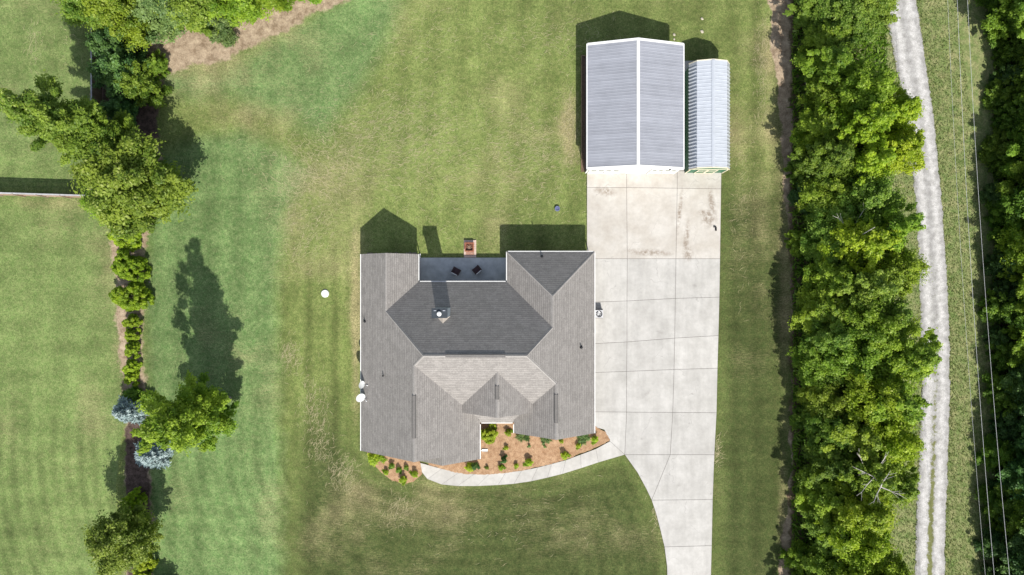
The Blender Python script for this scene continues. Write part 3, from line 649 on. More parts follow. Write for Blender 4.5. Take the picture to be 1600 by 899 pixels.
for xa, xb in ((x0, (x0 + x1) / 2 - .01), ((x0 + x1) / 2 + .01, x1)):
    d_ = MB().b2(xa, xb, fy - .05, fy - .004, .1, 2.1).build('shed_door', GRN, sh)
    t_ = MB()
    t_.b2(xa, xa + .1, fy - .08, fy - .052, .1, 2.1).b2(xb - .1, xb, fy - .08, fy - .052, .1, 2.1)
    for z in (.1, 1.05, 2.0): t_.b2(xa + .102, xb - .102, fy - .08, fy - .052, z, z + .1)
    t_.build('door_trim', CREAM, d_)
    MB().box(((xa + xb) / 2 + (.3 if xa == x0 else -.3), fy - .10, 1.0), (.05, .05, .16)).build('handle', BLACK, d_)
t_ = MB().b2(WP[0][0] - .01, WP[0][0] + .1, fy - .05, fy - .003, .06, 2.04).b2(WP[1][0] - .1, WP[1][0] + .01, fy - .05, fy - .003, .06, 2.04).b2(WP[0][0] + .12, WP[1][0] - .12, fy - .04, fy - .003, 2.25, 2.35)
t_.build('corner_trim', CREAM, sh)
# plant bed along the west side of the garage with a timber edge
MULCH = NT('pine_straw'); q = MULCH.noise(2., None, 5, .7); q2 = MULCH.noise(30, MULCH.mapv(MULCH.obj(), (1, .35, 1), rot=(0, 0, .6)), 4, .75)
MULCH.col(MULCH.mulv(MULCH.mix(MULCH.mr(q, .3, .7), (.25, .140, .075), (.46, .305, .185)), MULCH.mr(q2, .3, .7, .45, 1.5))).rough(.95).bump(q2, .9, .05); MULCH = MULCH.m
MB().b2(P(909.3, 0)[0], P(914.8, 0)[0], P(0, 269)[1], P(0, 90)[1], -.1, .08).build('garage_mulch_strip', plain('dark_mulch', (.10, .07, .05), .95, 0, .4, 8))
tag(bpy.data.objects['garage_mulch_strip'], kind='structure')
tmb = MB().b2(P(908.2, 0)[0], P(909.2, 0)[0], P(0, 270)[1], P(0, 88)[1], -.05, .2).b2(P(909.25, 0)[0], P(914.8, 0)[0], P(0, 88.9)[1], P(0, 88)[1], -.05, .2)
tag(tmb.build('timber_edging', plain('old_timber', (.22, .15, .10), .8, 0, .3)), 'narrow brown timber edging along the left side of the metal garage', 'edging')

# ================================================================ SMALL OBJECTS
# fire pit on its brick pad
pad = plain('pit_brick', (.34, .20, .15), .85, 0, .3, 9); padedge = plain('pit_brick_pale', (.52, .40, .34), .85, 0, .2, 9)
fp_ = empty('fire_pit', P(734, 388), 'square rusty fire pit on a small brick pad just above the patio', 'fire pit')
x, y, _ = P(734.5, 389.5)
mb = MB()
for i in range(6):
    for j in range(8): mb.box((x - .535 + i * .214, y - .79 + j * .226, .02), (.205, .217, .12), 0, 1 if i in (0, 5) or j in (0, 7) else 0)
mb.build('brick_pad', [pad, padedge], fp_)
x, y, _ = P(733.5, 387.2); RUST = plain('rusty_copper', (.33, .13, .075), .6, .4, .4, 6)
mb = MB()
for s in (-1, 1): mb.box((x + s * .42, y, .42), (.1, .94, .12)).box((x, y + s * .42, .42), (.73, .1, .12))
mb.build('rim', RUST, fp_)
mb = MB()
for s in (-1, 1): mb.box((x + s * .35, y, .26), (.03, .72, .2)).box((x, y + s * .35, .26), (.66, .03, .2))
mb.box((x, y, .17), (.66, .66, .03)); mb.build('fire_bowl', plain('sooty_rust', (.16, .07, .045), .8, .2, .5, 8), fp_)
for sx in (-1, 1):
    for sy in (-1, 1): MB().box((x + sx * .40, y + sy * .40, .22), (.06, .06, .27)).build('leg', BLACK, fp_)
ASH = plain('burnt_logs', (.25, .17, .12), .9, 0, .5, 12)
for k in range(4):
    a = k * .8; MB().tube([(x - .25 * math.cos(a), y - .25 * math.sin(a), .21 + k * .03), (x + .25 * math.cos(a), y + .25 * math.sin(a), .23 + k * .03)], .04, 7).build('log', ASH, fp_)
# patio chairs
WICK = NT('dark_wicker'); v_ = WICK.vor(60); WICK.col(WICK.mulv((.050, .032, .030, 1), WICK.mr(v_, 0, .6, .6, 1.5))).rough(.6).bump(v_, .6, .01); WICK = WICK.m
CUSH = plain('dark_cushion', (.075, .045, .050), .85)
def chair(px, py, rz, label):
    t = empty('patio_chair', P(px, py, .12), label, 'chair', 'dark wicker chairs on the back patio', rz)
    def part(mb, n, mt): return mb.build(n, mt, t, local=True)
    part(MB().box((0, 0, .22), (.66, .64, .22)), 'seat', WICK); part(MB().box((0, .02, .39), (.52, .54, .11)), 'seat_cushion', CUSH)
    part(MB().box((0, -.35, .50), (.70, .10, .72)), 'backrest', WICK); part(MB().box((0, -.27, .64), (.50, .07, .40)), 'back_cushion', CUSH)
    part(MB().box((0, -.352, .885), (.66, .075, .045)), 'top_rail', WHITE)
    for s in (-1, 1): part(MB().box((s * .36, 0, .36), (.10, .62, .44)).box((s * .36, .0, .60), (.13, .66, .045)), 'armrest', WICK)
    for sx in (-1, 1):
        for sy in (-1, 1): part(MB().box((sx * .32, sy * .28, .06), (.05, .05, .12)), 'leg', BLACK)
chair(713.5, 424.5, RAD(-28), 'left dark wicker chair on the patio, nearer the chimney, turned slightly right')
chair(745.5, 422.5, RAD(40), 'right dark wicker chair on the patio, directly below the fire pit, turned left')
# air conditioner
ac = empty('air_conditioner', P(934.5, 490.5), 'grey outdoor air conditioner beside the right wall of the house on the driveway', 'air conditioner')
x, y, _ = P(934.6, 490.8); ACM = plain('ac_cabinet', (.50, .50, .51), .5, .1)
MB().box((x, y, .10), (.92, .92, .08)).build('base_pad', CONC, ac)
mb = MB().box((x, y, .16), (.80, .80, .04)).box((x, y, .84), (.80, .80, .05))
for sx in (-1, 1):
    for sy in (-1, 1): mb.box((x + sx * .37, y + sy * .37, .5), (.06, .06, .64))
for k in range(11):
    z = .21 + k * .056
    for s in (-1, 1): mb.box((x + s * .375, y, z), (.02, .68, .03)).box((x, y + s * .375, z), (.68, .02, .03))
mb.build('cabinet', ACM, ac)
MB().box((x, y, .5), (.7, .7, .62)).build('coil', DARK, ac)
MB().lathe((x, y, .866), [(.33, .03), (.33, 0), (.24, .004), (.24, .03)], 28).build('fan_ring', DARK, ac)
mb = MB()
for k in range(3): mb.tube([(x + (.10 + .07 * k) * math.cos(a_ * math.pi / 8), y + (.10 + .07 * k) * math.sin(a_ * math.pi / 8), .90) for a_ in range(17)], .007, 5)
for k in range(8): mb.tube([(x, y, .90), (x + .33 * math.cos(k * math.pi / 4), y + .33 * math.sin(k * math.pi / 4), .89)], .006, 5)
mb.build('fan_grille', STEEL, ac)
mb = MB()
for k in range(4): a = k * math.pi / 2; mb.face([(x + .03 * math.cos(a), y + .03 * math.sin(a), .875), (x + .22 * math.cos(a - .35), y + .22 * math.sin(a - .35), .872), (x + .22 * math.cos(a + .3), y + .22 * math.sin(a + .3), .88)])
mb.build('fan_blade', DARK, ac); tag(ac.children[-1]) 
# satellite dishes on the left roof edge
def dish(px, py, h, r, label, az, el, rot):
    x, y, z = Q(px, py, h); xb = P(578, 0)[0]
    t = empty('satellite_dish', (xb, y, W3(578 + 0) + 0.0), label, 'satellite dish', 'satellite dishes on the left roof edge')
    nrm = Vector((math.cos(az) * math.cos(el), math.sin(az) * math.cos(el), math.sin(el))); u = nrm.cross(Vector((0, 0, 1))).normalized(); v = u.cross(nrm)
    mb = MB(); n, mr_ = 28, 6; c0 = Vector((x, y, z))
    for sgn, off in ((1, 0), (-1, -.015)):
        b = len(mb.v); mb.v.append(tuple(c0 + nrm * (off - .07)))
        for i in range(1, mr_ + 1):
            for j in range(n):
                a = 2 * math.pi * j / n; q = i / mr_
                mb.v.append(tuple(c0 + u * (r * .92 * q * math.cos(a)) + v * (r * 1.08 * q * math.sin(a)) + nrm * (off - .07 * (1 - q * q))))
        for j in range(n):
            f = (b, b + 1 + j, b + 1 + (j + 1) % n); mb.f.append(f if sgn > 0 else f[::-1]); mb.mi.append(0)
            for i in range(mr_ - 1):
                f = (b + 1 + i * n + j, b + 1 + (i + 1) * n + j, b + 1 + (i + 1) * n + (j + 1) % n, b + 1 + i * n + (j + 1) % n); mb.f.append(f if sgn > 0 else f[::-1]); mb.mi.append(0)
    mb.build('reflector', plain('dish_paint', (.56, .58, .58), .45, 0, .04), t, smooth=True)
    tip = c0 + nrm * r * 1.05 - v * r * .75
    MB().tube([c0 - v * r * 1.0 - nrm * .02, tip - v * .05, tip], .018, 8).build('feed_arm', STEEL, t)
    MB().tube([tip - nrm * .08, tip + nrm * .07], [.055, .04], 10).build('feed_horn', WHITE, t)
    MB().tube([(xb, y, 3.15), (xb, y, z - .25), tuple(c0 - nrm * .1)], .025, 8).build('mast', STEEL, t)
    MB().tube([(xb + .45, y - .35, W3(584) + .02), (xb, y, z - .3)], .015, 6).build('brace', STEEL, t)
dish(563.6, 622.5, 3.75, .50, 'lower and larger of the two white satellite dishes overhanging the left roof edge', RAD(-28), RAD(40), 0)
dish(565.3, 602.0, 3.75, .42, 'upper and narrower of the two white satellite dishes on the left roof edge', RAD(-8), RAD(26), 0)
# lids in the lawn
t = MB().lathe(P(508, 459.5), [(.40, -.1), (.40, .05), (.37, .075), (.12, .085), (0, .085)], 28).lathe(P(508, 459.5), [(.06, .085), (.06, .12), (0, .12)], 10)
tag(t.build('septic_lid', plain('pale_concrete_lid', (.62, .64, .62), .8)), 'round white concrete septic lid in the lawn left of the house', 'lid')
t = MB().lathe(P(870.7, 326.8), [(.27, -.1), (.27, .16), (.25, .19), (.19, .19), (.17, .10), (.06, .10), (.05, .16), (0, .16)], 28)
tag(t.build('drain_riser', plain('blue_grey_plastic', (.13, .15, .26), .4)), 'small round blue grey drain riser in the grass left of the driveway', 'drain')
t = MB().tube([P(1114.5, 355.2, .12), P(1117, 355.2, .12), P(1118, 356, .12), P(1118.2, 361.5, .12)], .09, 9)
tag(t.build('bent_pipe', BLACK), 'short black bent pipe lying near the right edge of the stained concrete', 'pipe')
t = MB()
x, y, _ = P(757.5, 704); t.box((x, y, .09), (.62, .26, .05)).box((x, y + .12, .13), (.62, .03, .08)).box((x, y - .12, .13), (.62, .03, .08))
tag(t.build('splash_block', WHITE), 'white splash block on the pine straw below the downspout', 'splash block')
def boulder(px, py, r, label, cat='stone', name='stone', g=None):
    rs = random.Random(int(px * 7 + py)); mb = MB(); n, k = 12, 6; x, y, _ = P(px, py)
    for i in range(k + 1):
        ph = math.pi * i / k
        for j in range(n):
            a = 2 * math.pi * j / n; q = r * (1 + .22 * math.sin(2 * a + px) + rs.uniform(-.1, .1)); mb.v.append((x + q * math.sin(ph) * math.cos(a), y + q * .8 * math.sin(ph) * math.sin(a), .3 * r * math.cos(ph)))
    for i in range(k):
        for j in range(n): mb.f.append((i * n + j, i * n + (j + 1) % n, (i + 1) * n + (j + 1) % n, (i + 1) * n + j)); mb.mi.append(0)
    tag(mb.build(name, STONE, smooth=True), label, cat, g)
STONE = plain('pale_stone', (.42, .38, .30), .9, 0, .25, 5)
G_ = 'pale flat stones in the grass above the green shed'
boulder(1097, 50, .2, 'pale flat stone in the grass just above the shed shadow', g=G_); boulder(1097, 30, .16, 'pale flat stone in the grass farthest above the shed', g=G_)
boulder(1053.5, 55, .16, 'larger pale stone beside the top right corner of the garage shadow', g=G_); boulder(1053.5, 62, .12, 'smaller pale stone beside the garage shadow', g=G_)
for px, py, l in ((238, 357, 'upper small black garden light staked in the brown bed right of the round bushes'), (238.5, 441, 'lower small black garden light staked beside the largest round bushes')):
    t = empty('garden_light', P(px, py), l, 'garden light', 'garden lights along the shrub bed')
    x, y, _ = P(px, py); MB().tube([(x, y, -.05), (x, y, .5)], .018, 6).build('stake', BLACK, t); MB().lathe((x, y, .5), [(.03, 0), (.05, .1), (.11, .1), (.09, .14), (0, .17)], 12).build('lamp_head', BLACK, t)
# rocks along the north foot of the house gable
rk = empty('rock_border', P(607, 397), 'low row of small brown rocks along the top left wall of the house', 'rock border')
RM = plain('brown_rock', (.20, .17, .14), .9, 0, .3, 6); rs = random.Random(5)
mb = MB()
for k in range(60):
    px = rs.uniform(574, 652); py = rs.uniform(396, 399.5); r = rs.uniform(.06, .15); x, y, _ = P(px, py)
    mb.lathe((x, y, 0), [(r, -.03), (r * .95, r * .5), (r * .55, r * .85), (0, r * .95)], 6)
mb.build('rocks', RM, rk)['kind'] = 'stuff'

# ================================================================ FENCES
FW = NT('weathered_fence_wood'); o_ = FW.obj(); f_ = FW.noise(5, FW.mapv(o_, (1, 1, .15)), 4, .7); FW.col(FW.mulv(FW.mix(FW.mr(FW.noise(.6), .35, .65), (.30, .21, .15), (.36, .29, .23)), FW.mr(f_, .25, .75, .65, 1.3))).rough(.85); FW = FW.m
FG = plain('grey_fence_rail', (.36, .36, .37), .8, 0, .2)
def fence(a, b, label):
    A, B = Vector(P(*a)), Vector(P(*b)); t = (B - A).normalized(); L = (B - A).length; n_ = Vector((-t.y, t.x, 0)); rz = math.atan2(t.y, t.x)
    e = empty('wooden_fence', A, label, 'fence')
    mb = MB(); k = 0; s = 0.
    while s < L - .1:
        p = A + t * (s + .07); hh = 1.78 + random.uniform(-.03, .03); mb.box((p.x, p.y, hh / 2 + .03), (.135, .022, hh), rz + random.uniform(-.02, .02)); s += .15
    mb.build('picket_panel', FW, e)['kind'] = 'stuff'
    for z in (.35, 1.0, 1.6):
        p = (A + B) / 2 - n_ * .045; MB().box((p.x, p.y, z), (L, .05, .09), rz).build('rail', FW, e)
    p = (A + B) / 2 - n_ * .02; MB().box((p.x, p.y, 1.845), (L, .15, .035), rz).build('top_rail', FG, e)
    for i in range(int(L / 2.4) + 1):
        p = A + t * min(L, i * 2.4) - n_ * .12; MB().box((p.x, p.y, .95), (.10, .10, 1.9), rz).build('post', FW, e)
fence((160, -60), (160, 309), 'wooden privacy fence running down the left side of the dark green shrubs')
fence((-140, 301), (158, 310), 'wooden privacy fence running left across the neighbouring lawn')

# ================================================================ FOLIAGE
def leafmat(name, a, b, c_, trans=.48, rnd=.14):
    m = NT(name); t = m.at('leaf'); cl = m.at('clump')
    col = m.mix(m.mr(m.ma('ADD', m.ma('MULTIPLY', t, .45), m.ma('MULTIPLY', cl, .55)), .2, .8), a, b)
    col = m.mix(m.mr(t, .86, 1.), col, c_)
    oi = m.n('ShaderNodeObjectInfo'); hs = m.n('ShaderNodeHueSaturation'); m.L(col, hs.inputs['Color'])
    m.L(m.mr(oi.outputs['Random'], 0, 1, .5 - rnd * .14, .5 + rnd * .04), hs.inputs['Hue']); m.L(m.mr(m.ma('FRACT', m.ma('MULTIPLY', oi.outputs['Random'], 7.3)), 0, 1, 1 - rnd, 1 + rnd), hs.inputs['Value'])
    m.col(hs.outputs[0]).rough(.55); m.b.inputs['Specular IOR Level'].default_value = .35
    tr = m.n('ShaderNodeBsdfTranslucent'); m.L(m.mulv(hs.outputs[0], 1.25), tr.inputs[0]); ms = m.n('ShaderNodeMixShader'); ms.inputs[0].default_value = trans
    m.L(m.b.outputs[0], ms.inputs[1]); m.L(tr.outputs[0], ms.inputs[2]); m.L(ms.outputs[0], m.out.inputs[0]); return m.m
L_BRIGHT = leafmat('bright_leaves', (.105, .215, .014), (.310, .455, .040), (.45, .56, .15))
L_MID = leafmat('mid_green_leaves', (.070, .165, .014), (.215, .355, .036), (.34, .47, .11))
L_DARK = leafmat('dark_green_leaves', (.030, .095, .020), (.100, .205, .040), (.15, .27, .10), .3)
L_YEL = leafmat('yellow_green_leaves', (.160, .280, .010), (.370, .500, .030), (.48, .56, .12))
L_OLV = leafmat('olive_leaves', (.090, .150, .015), (.240, .320, .045), (.38, .42, .14))
L_BLUE = leafmat('blue_spruce_needles', (.19, .27, .26), (.38, .47, .47), (.55, .62, .62), .12)
L_GRY = leafmat('grey_green_leaves', (.085, .165, .045), (.22, .33, .095), (.34, .44, .20), .35)
L_SOFT = leafmat('soft_green_leaves', (.098, .198, .020), (.290, .420, .055), (.43, .53, .16))
BARK = NT('bark'); o_ = BARK.obj(); BARK.col(BARK.mulv((.20, .17, .14, 1), BARK.mr(BARK.noise(6, BARK.mapv(o_, (1, 1, .3)), 5, .7), .25, .75, .55, 1.5))).rough(.9); BARK = BARK.m
PROFILE = {
    'ovate': lambda t: np.power(np.clip(np.sin(np.pi * np.power(t, .75)), 0, 1), .75) * (1 - .25 * t),
    'round': lambda t: np.sqrt(np.clip(1 - (2 * t - 1) ** 2, 0, 1)),
    'dome': lambda t: np.sqrt(np.clip(1 - t ** 2.4, 0, 1)) * (.85 + .15 * np.clip(t * 5, 0, 1)),
    'cone': lambda t: np.clip(1.02 - t, 0, 1) ** .85 * np.clip(t * 8 + .5, 0, 1),
    'column': lambda t: np.power(np.clip(np.sin(np.pi * np.power(t, .9)), 0, 1), .45)}
def crown_mesh(name, H, R, z0, prof, ncl, nl, ls, seed, mat, fill=.55, rc=(.11, .27), up=.85, longf=1.5, flatz=.75, spray=.22, st=1., lobe=1.):
    r = np.random.RandomState(seed); cc = []; crs = []
    lobes = [(r.uniform(0, 6.28), r.uniform(.12, .3), r.randint(2, 5)) for _ in range(3)]
    while len(cc) < ncl:
        t = r.rand(); pr = float(PROFILE[prof](np.array(t)))
        if r.rand() > pr ** 1.2 + .12: continue
        a = r.rand() * 2 * math.pi; q = r.rand() ** fill
        lob = 1 + sum(am * math.sin(n * a + ph + t * (3 + 6 * lobe * (lobe > 1))) for ph, am, n in lobes) * .8 * lobe; lob = max(.35, lob)
        rad = R * pr * q * lob * .86; cr_ = R * r.uniform(*rc) * (.55 + .45 * pr)
        if r.rand() < spray: rad = R * (pr * r.uniform(.85, 1.02) * lob * .92 + .01); cr_ = R * rc[0] * r.uniform(.7, 1.2)
        cc.append((rad * math.cos(a), rad * math.sin(a), z0 + (H - z0) * t)); crs.append(cr_)
    cc = np.array(cc); crs = np.array(crs); cshade = r.rand(ncl)
    n = ncl * nl; ci = np.repeat(np.arange(ncl), nl)
    d = r.normal(size=(n, 3)); d /= np.linalg.norm(d, axis=1)[:, None]
    flip = (d[:, 2] < 0) & (r.rand(n) < .45); d[flip, 2] *= -1
    rr_ = crs[ci] * (.30 + .95 * r.rand(n) ** .8)
    tw = 1 + .28 * np.sin(5 * np.arctan2(d[:, 1], d[:, 0]) + ci * 1.7) * np.cos(3 * d[:, 2] + ci)
    ex = cc * np.array([1, 1, .4]) / (np.linalg.norm(cc[:, :2], axis=1)[:, None] + .3) + r.normal(size=(ncl, 3)) * .35 + np.array([0, 0, .1]); ex[:, 2] *= .6
    ex /= np.linalg.norm(ex, axis=1)[:, None]; kst = r.uniform(.2, 1.1, ncl) * st
    dd = d * np.array([1, 1, flatz]); pj = (dd * ex[ci]).sum(1); dd = dd * .88 + ex[ci] * (pj * kst[ci])[:, None]
    p = cc[ci] + dd * (rr_ * tw)[:, None]
    p[:, 2] = np.maximum(p[:, 2], .06)
    nn = d * .8 + r.normal(size=(n, 3)) * .55 + np.array([0, 0, up]); nn /= np.linalg.norm(nn, axis=1)[:, None]
    ax = np.cross(nn, r.normal(size=(n, 3))); ax /= np.linalg.norm(ax, axis=1)[:, None] + 1e-9; ay = np.cross(nn, ax)
    s = ls * r.uniform(.6, 1.3, n)[:, None]; l_ = s * longf / 1.5
    V = np.empty((n, 4, 3)); V[:, 0] = p - ax * l_ * .75; V[:, 1] = p - ay * s * .42 + nn * s * .12; V[:, 2] = p + ax * l_ * .75; V[:, 3] = p + ay * s * .42 + nn * s * .12
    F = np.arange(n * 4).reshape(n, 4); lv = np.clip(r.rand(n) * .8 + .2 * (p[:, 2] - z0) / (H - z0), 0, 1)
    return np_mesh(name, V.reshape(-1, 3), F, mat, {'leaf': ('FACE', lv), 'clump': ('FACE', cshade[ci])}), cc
def trunk_mb(H, R, z0, cc, seed, r0=None, limbs=9):
    rs = random.Random(seed); r0 = r0 or max(.05, H * .014); mb = MB(); top = z0 + (H - z0) * .72
    pts = []; x = y = 0
    for i in range(8):
        t = i / 7; pts.append((x, y, -.1 + (top + .1) * t)); x += rs.uniform(-.06, .06) * H / 10; y += rs.uniform(-.06, .06) * H / 10
    mb.tube(pts, [r0 * (1.25 if i == 0 else 1) * (1 - .8 * i / 7) for i in range(8)], 8)
    for c_ in rs.sample(list(range(len(cc))), min(limbs, len(cc))):
        c_ = cc[c_]; zb = max(z0 * .5, min(top * .95, c_[2] - math.hypot(c_[0], c_[1]) * .8)); k = min(6, int(7 * zb / top)); b_ = Vector(pts[max(0, k)]); b_.z = zb
        m_ = (b_ + Vector(c_)) / 2 + Vector((0, 0, .1 * H / 10)); mb.tube([b_, m_, Vector(c_)], [r0 * .42, r0 * .28, r0 * .08], 6)
    return mb
class Plant:                                        # one built example of a kind, copied afterwards
    def __init__(s, name, cat, H, R, z0, prof, ncl, nl, ls, seed, mat, part='crown', **kw):
        tr = {k: kw.pop(k) for k in list(kw) if k in ('limbs', 'r0')}
        s.name, s.cat, s.H, s.R, s.part = name, cat, H, R, part
        s.cm, cc = crown_mesh(name + '_' + part, H, R, z0, prof, ncl, nl, ls, seed, mat, **kw)
        t = trunk_mb(H, R, z0, cc, seed, **tr); me = bpy.data.meshes.new(name + '_trunk'); me.from_pydata(t.v, [], t.f); me.materials.append(BARK)
        me.polygons.foreach_set('use_smooth', [True] * len(t.f)); me.update(); s.tm = me
        s.stem = 'trunk' if part == 'crown' else 'stem'
        s.src = None
    def put(s, px, py, label, H=None, R=None, mat=None, rz=None, group=None, name=None, cat=None, lean=(0, 0)):
        H = H or s.H; R = R or s.R * H / s.H
        if s.src is None:
            e = bpy.data.objects.new(name or s.name, None); COL.objects.link(e); e.empty_display_size = .5
            for pn, me in ((s.part, s.cm), (s.stem, s.tm)):
                o = bpy.data.objects.new(pn, me); COL.objects.link(o); o.parent = e
            s.src = e
        else:
            e = s.src.copy(); e.name = name or s.name; COL.objects.link(e)
            for ch in s.src.children:
                c_ = ch.copy(); COL.objects.link(c_); c_.parent = e
        for ch in e.children:
            if ch.data == s.cm:
                ch.material_slots[0].link = 'OBJECT'; ch.material_slots[0].material = mat or s.cm.materials[0]
        e.location = P(px, py, -.04); e.rotation_euler = (lean[0], lean[1], random.uniform(0, 6.28) if rz is None else rz)
        e.scale = (R / s.R, R / s.R, H / s.H)
        for k in ('label', 'category', 'group'):
            if k in e: del e[k]
        return tag(e, label, cat or s.cat, group)
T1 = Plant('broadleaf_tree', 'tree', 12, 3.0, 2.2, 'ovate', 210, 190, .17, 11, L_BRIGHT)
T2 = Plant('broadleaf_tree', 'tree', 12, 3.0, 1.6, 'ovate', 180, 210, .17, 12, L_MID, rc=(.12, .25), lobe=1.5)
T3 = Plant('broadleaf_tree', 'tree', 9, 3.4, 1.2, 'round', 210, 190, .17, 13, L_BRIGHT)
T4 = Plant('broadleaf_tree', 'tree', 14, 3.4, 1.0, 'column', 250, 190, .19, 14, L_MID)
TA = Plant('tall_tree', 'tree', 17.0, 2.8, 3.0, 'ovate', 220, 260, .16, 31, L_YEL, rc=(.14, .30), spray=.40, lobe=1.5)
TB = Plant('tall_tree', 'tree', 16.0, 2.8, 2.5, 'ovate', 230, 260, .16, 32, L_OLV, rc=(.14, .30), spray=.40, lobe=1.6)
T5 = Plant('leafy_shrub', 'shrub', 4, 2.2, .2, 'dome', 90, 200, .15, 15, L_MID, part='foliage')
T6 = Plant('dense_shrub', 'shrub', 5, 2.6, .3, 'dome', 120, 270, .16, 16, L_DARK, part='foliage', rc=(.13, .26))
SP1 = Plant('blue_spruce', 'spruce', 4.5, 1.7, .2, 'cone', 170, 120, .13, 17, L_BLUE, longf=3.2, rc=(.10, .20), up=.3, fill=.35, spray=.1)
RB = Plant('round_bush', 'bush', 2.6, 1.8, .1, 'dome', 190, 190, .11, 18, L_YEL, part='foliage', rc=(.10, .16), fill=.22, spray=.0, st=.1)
RB2 = Plant('round_bush', 'bush', 1.4, .8, .08, 'dome', 90, 110, .09, 19, L_YEL, part='foliage', rc=(.14, .22), fill=.28, spray=.0, st=.1)
FS = Plant('small_shrub', 'shrub', .7, .4, .04, 'dome', 20, 80, .075, 20, L_YEL, part='foliage', rc=(.25, .4), limbs=4, r0=.012, spray=.0, st=.2)
FJ = Plant('low_juniper', 'shrub', .5, .8, .04, 'dome', 26, 70, .07, 21, L_GRY, part='foliage', rc=(.18, .34), limbs=4, r0=.012, longf=2.6)

# --- top left
GN = 'leafy trees along the top left edge'
for px, py, H, R, pl, mt, lab in (
    (185, 22, 7.0, 3.1, T3, L_SOFT, 'bright leafy tree at the top left where the vertical fence begins'),
    (232, 40, 7.5, 3.2, T3, L_BRIGHT, 'bright leafy tree directly above the dark green shrubs'),
    (285, 34, 7.5, 3.3, T1, L_GRY, 'greyer leafy tree of the top left trees, above the bare soil'),
    (332, 24, 7.0, 3.3, T3, L_SOFT, 'round leafy tree of the top left trees, above the curved lawn edge'),
    (352, 52, 4.0, 1.7, T5, L_GRY, 'thin low tree reaching out over the bare soil at top left'),
    (388, 10, 7.0, 3.3, T3, L_BRIGHT, 'bright round tree at the top edge over the bare soil'),
    (436, -8, 6.5, 3.0, T1, L_BRIGHT, 'leafy tree at the top edge, second from the right of the top left trees'),
    (488, -22, 6.0, 3.0, T3, L_BRIGHT, 'rightmost of the top left trees, beside the green lawn'),
    (150, -25, 7.5, 3.2, T1, L_BRIGHT, 'leftmost leafy tree at the top edge, over the left lawn')):
    pl.put(px, py, lab, H, R, mt, group=GN)
# dark evergreen shrubs by the fence
for px, py, H, R, mt, lab in ((203, 92, 5.5, 2.3, L_DARK, 'dark green shrub at the top end of the fence bed'), (213, 124, 5.6, 2.5, L_DARK, 'large dark green shrub in the middle of the fence bed'),
                              (236, 142, 4.6, 2.0, L_MID, 'lighter green shrub on the right side of the fence bed'), (252, 108, 2.4, 1.2, L_MID, 'small round green shrub alone on the brown soil'),
                              (203, 178, 3.6, 1.5, L_DARK, 'dark shrub at the lower end of the fence planks')):
    T6.put(px, py, lab, H, R, mt, group='evergreen shrubs in the bed beside the fence')
TB.put(183, 222, 'tall yellow green tree leaning out over the neighbouring lawn at left', 16.0, 2.9, L_SOFT, rz=.4)
T2.put(213, 232, 'dark green tree between the tall leaning tree and the lawn shadow', 9, 2.6, L_MID, rz=2.)
T3.put(250, 303, 'wide light green tree where the two fences meet', 9.0, 4.5, L_SOFT, rz=1., name='spreading_tree')
T3.put(222, 318, 'light green tree just right of the end of the horizontal fence', 7.0, 2.9, L_BRIGHT, rz=3.)
# round bushes
for px, py, H, R, lab in ((208, 371, 2.6, 1.6, 'first large round yellow green bush below the spreading tree'), (211, 417, 2.8, 1.75, 'second large round yellow green bush down the hedge row'), (216, 464, 2.8, 1.8, 'third and lowest large round yellow green bush in the hedge row')):
    RB.put(px, py, lab, H, R, L_YEL, group='large round bushes between the lawns')
for i, (px, py, H, R, lab) in enumerate(((211, 504, 1.6, .85, 'highest of the small round bushes, touching the large ones'), (212, 524, 1.5, .8, 'second small round bush below the large ones'), (212, 547, 1.5, .82, 'middle small round bush with dark soil on both sides'),
                              (211, 574, 1.6, .85, 'fourth small round bush, upper of the touching pair'), (211, 590, 1.5, .8, 'fifth small round bush, lower of the touching pair'))):
    RB2.put(px, py, lab, H, R, L_YEL, group='small round bushes between the lawns')
T6.put(212, 618, 'dark low shrub in the shade above the blue spruce', 1.6, 1.0, L_MID)
SP1.put(216, 637, 'blue spruce left of the tall twin trees, half covered by them', 4.4, 1.7)
SP1.put(246, 706, 'blue grey spruce below the twin trees', 3.4, 1.9)
TA.put(358, 624, 'tall bright yellow green tree of the pair casting the long lawn shadow', 17.4, 2.6, L_BRIGHT, rz=1.1)
T2.put(342, 642, 'shorter darker green tree at the right of the lawn pair', 9.8, 2.9, L_BRIGHT, rz=.2)
RB.put(221, 775, 'narrow yellow shrub on the dark bed above the bottom left tree', 3.4, 1.0, L_YEL, name='yellow_shrub', cat='shrub')
RB2.put(232, 872, 'yellow shrub at the right foot of the bottom left tree', 1.8, 1.1, L_YEL, name='yellow_shrub', cat='shrub')
RB2.put(228, 893, 'yellow shrub cut by the bottom edge of the photo', 1.8, 1.0, L_YEL, name='yellow_shrub', cat='shrub')
T3.put(232, 818, 'dark olive tree at the bottom left beside the hedge row', 8.0, 3.0, L_OLV, rz=4.)
T5.put(262, 932, 'green tree below the frame casting a shadow at the bottom edge', 3.5, 1.8, L_MID)
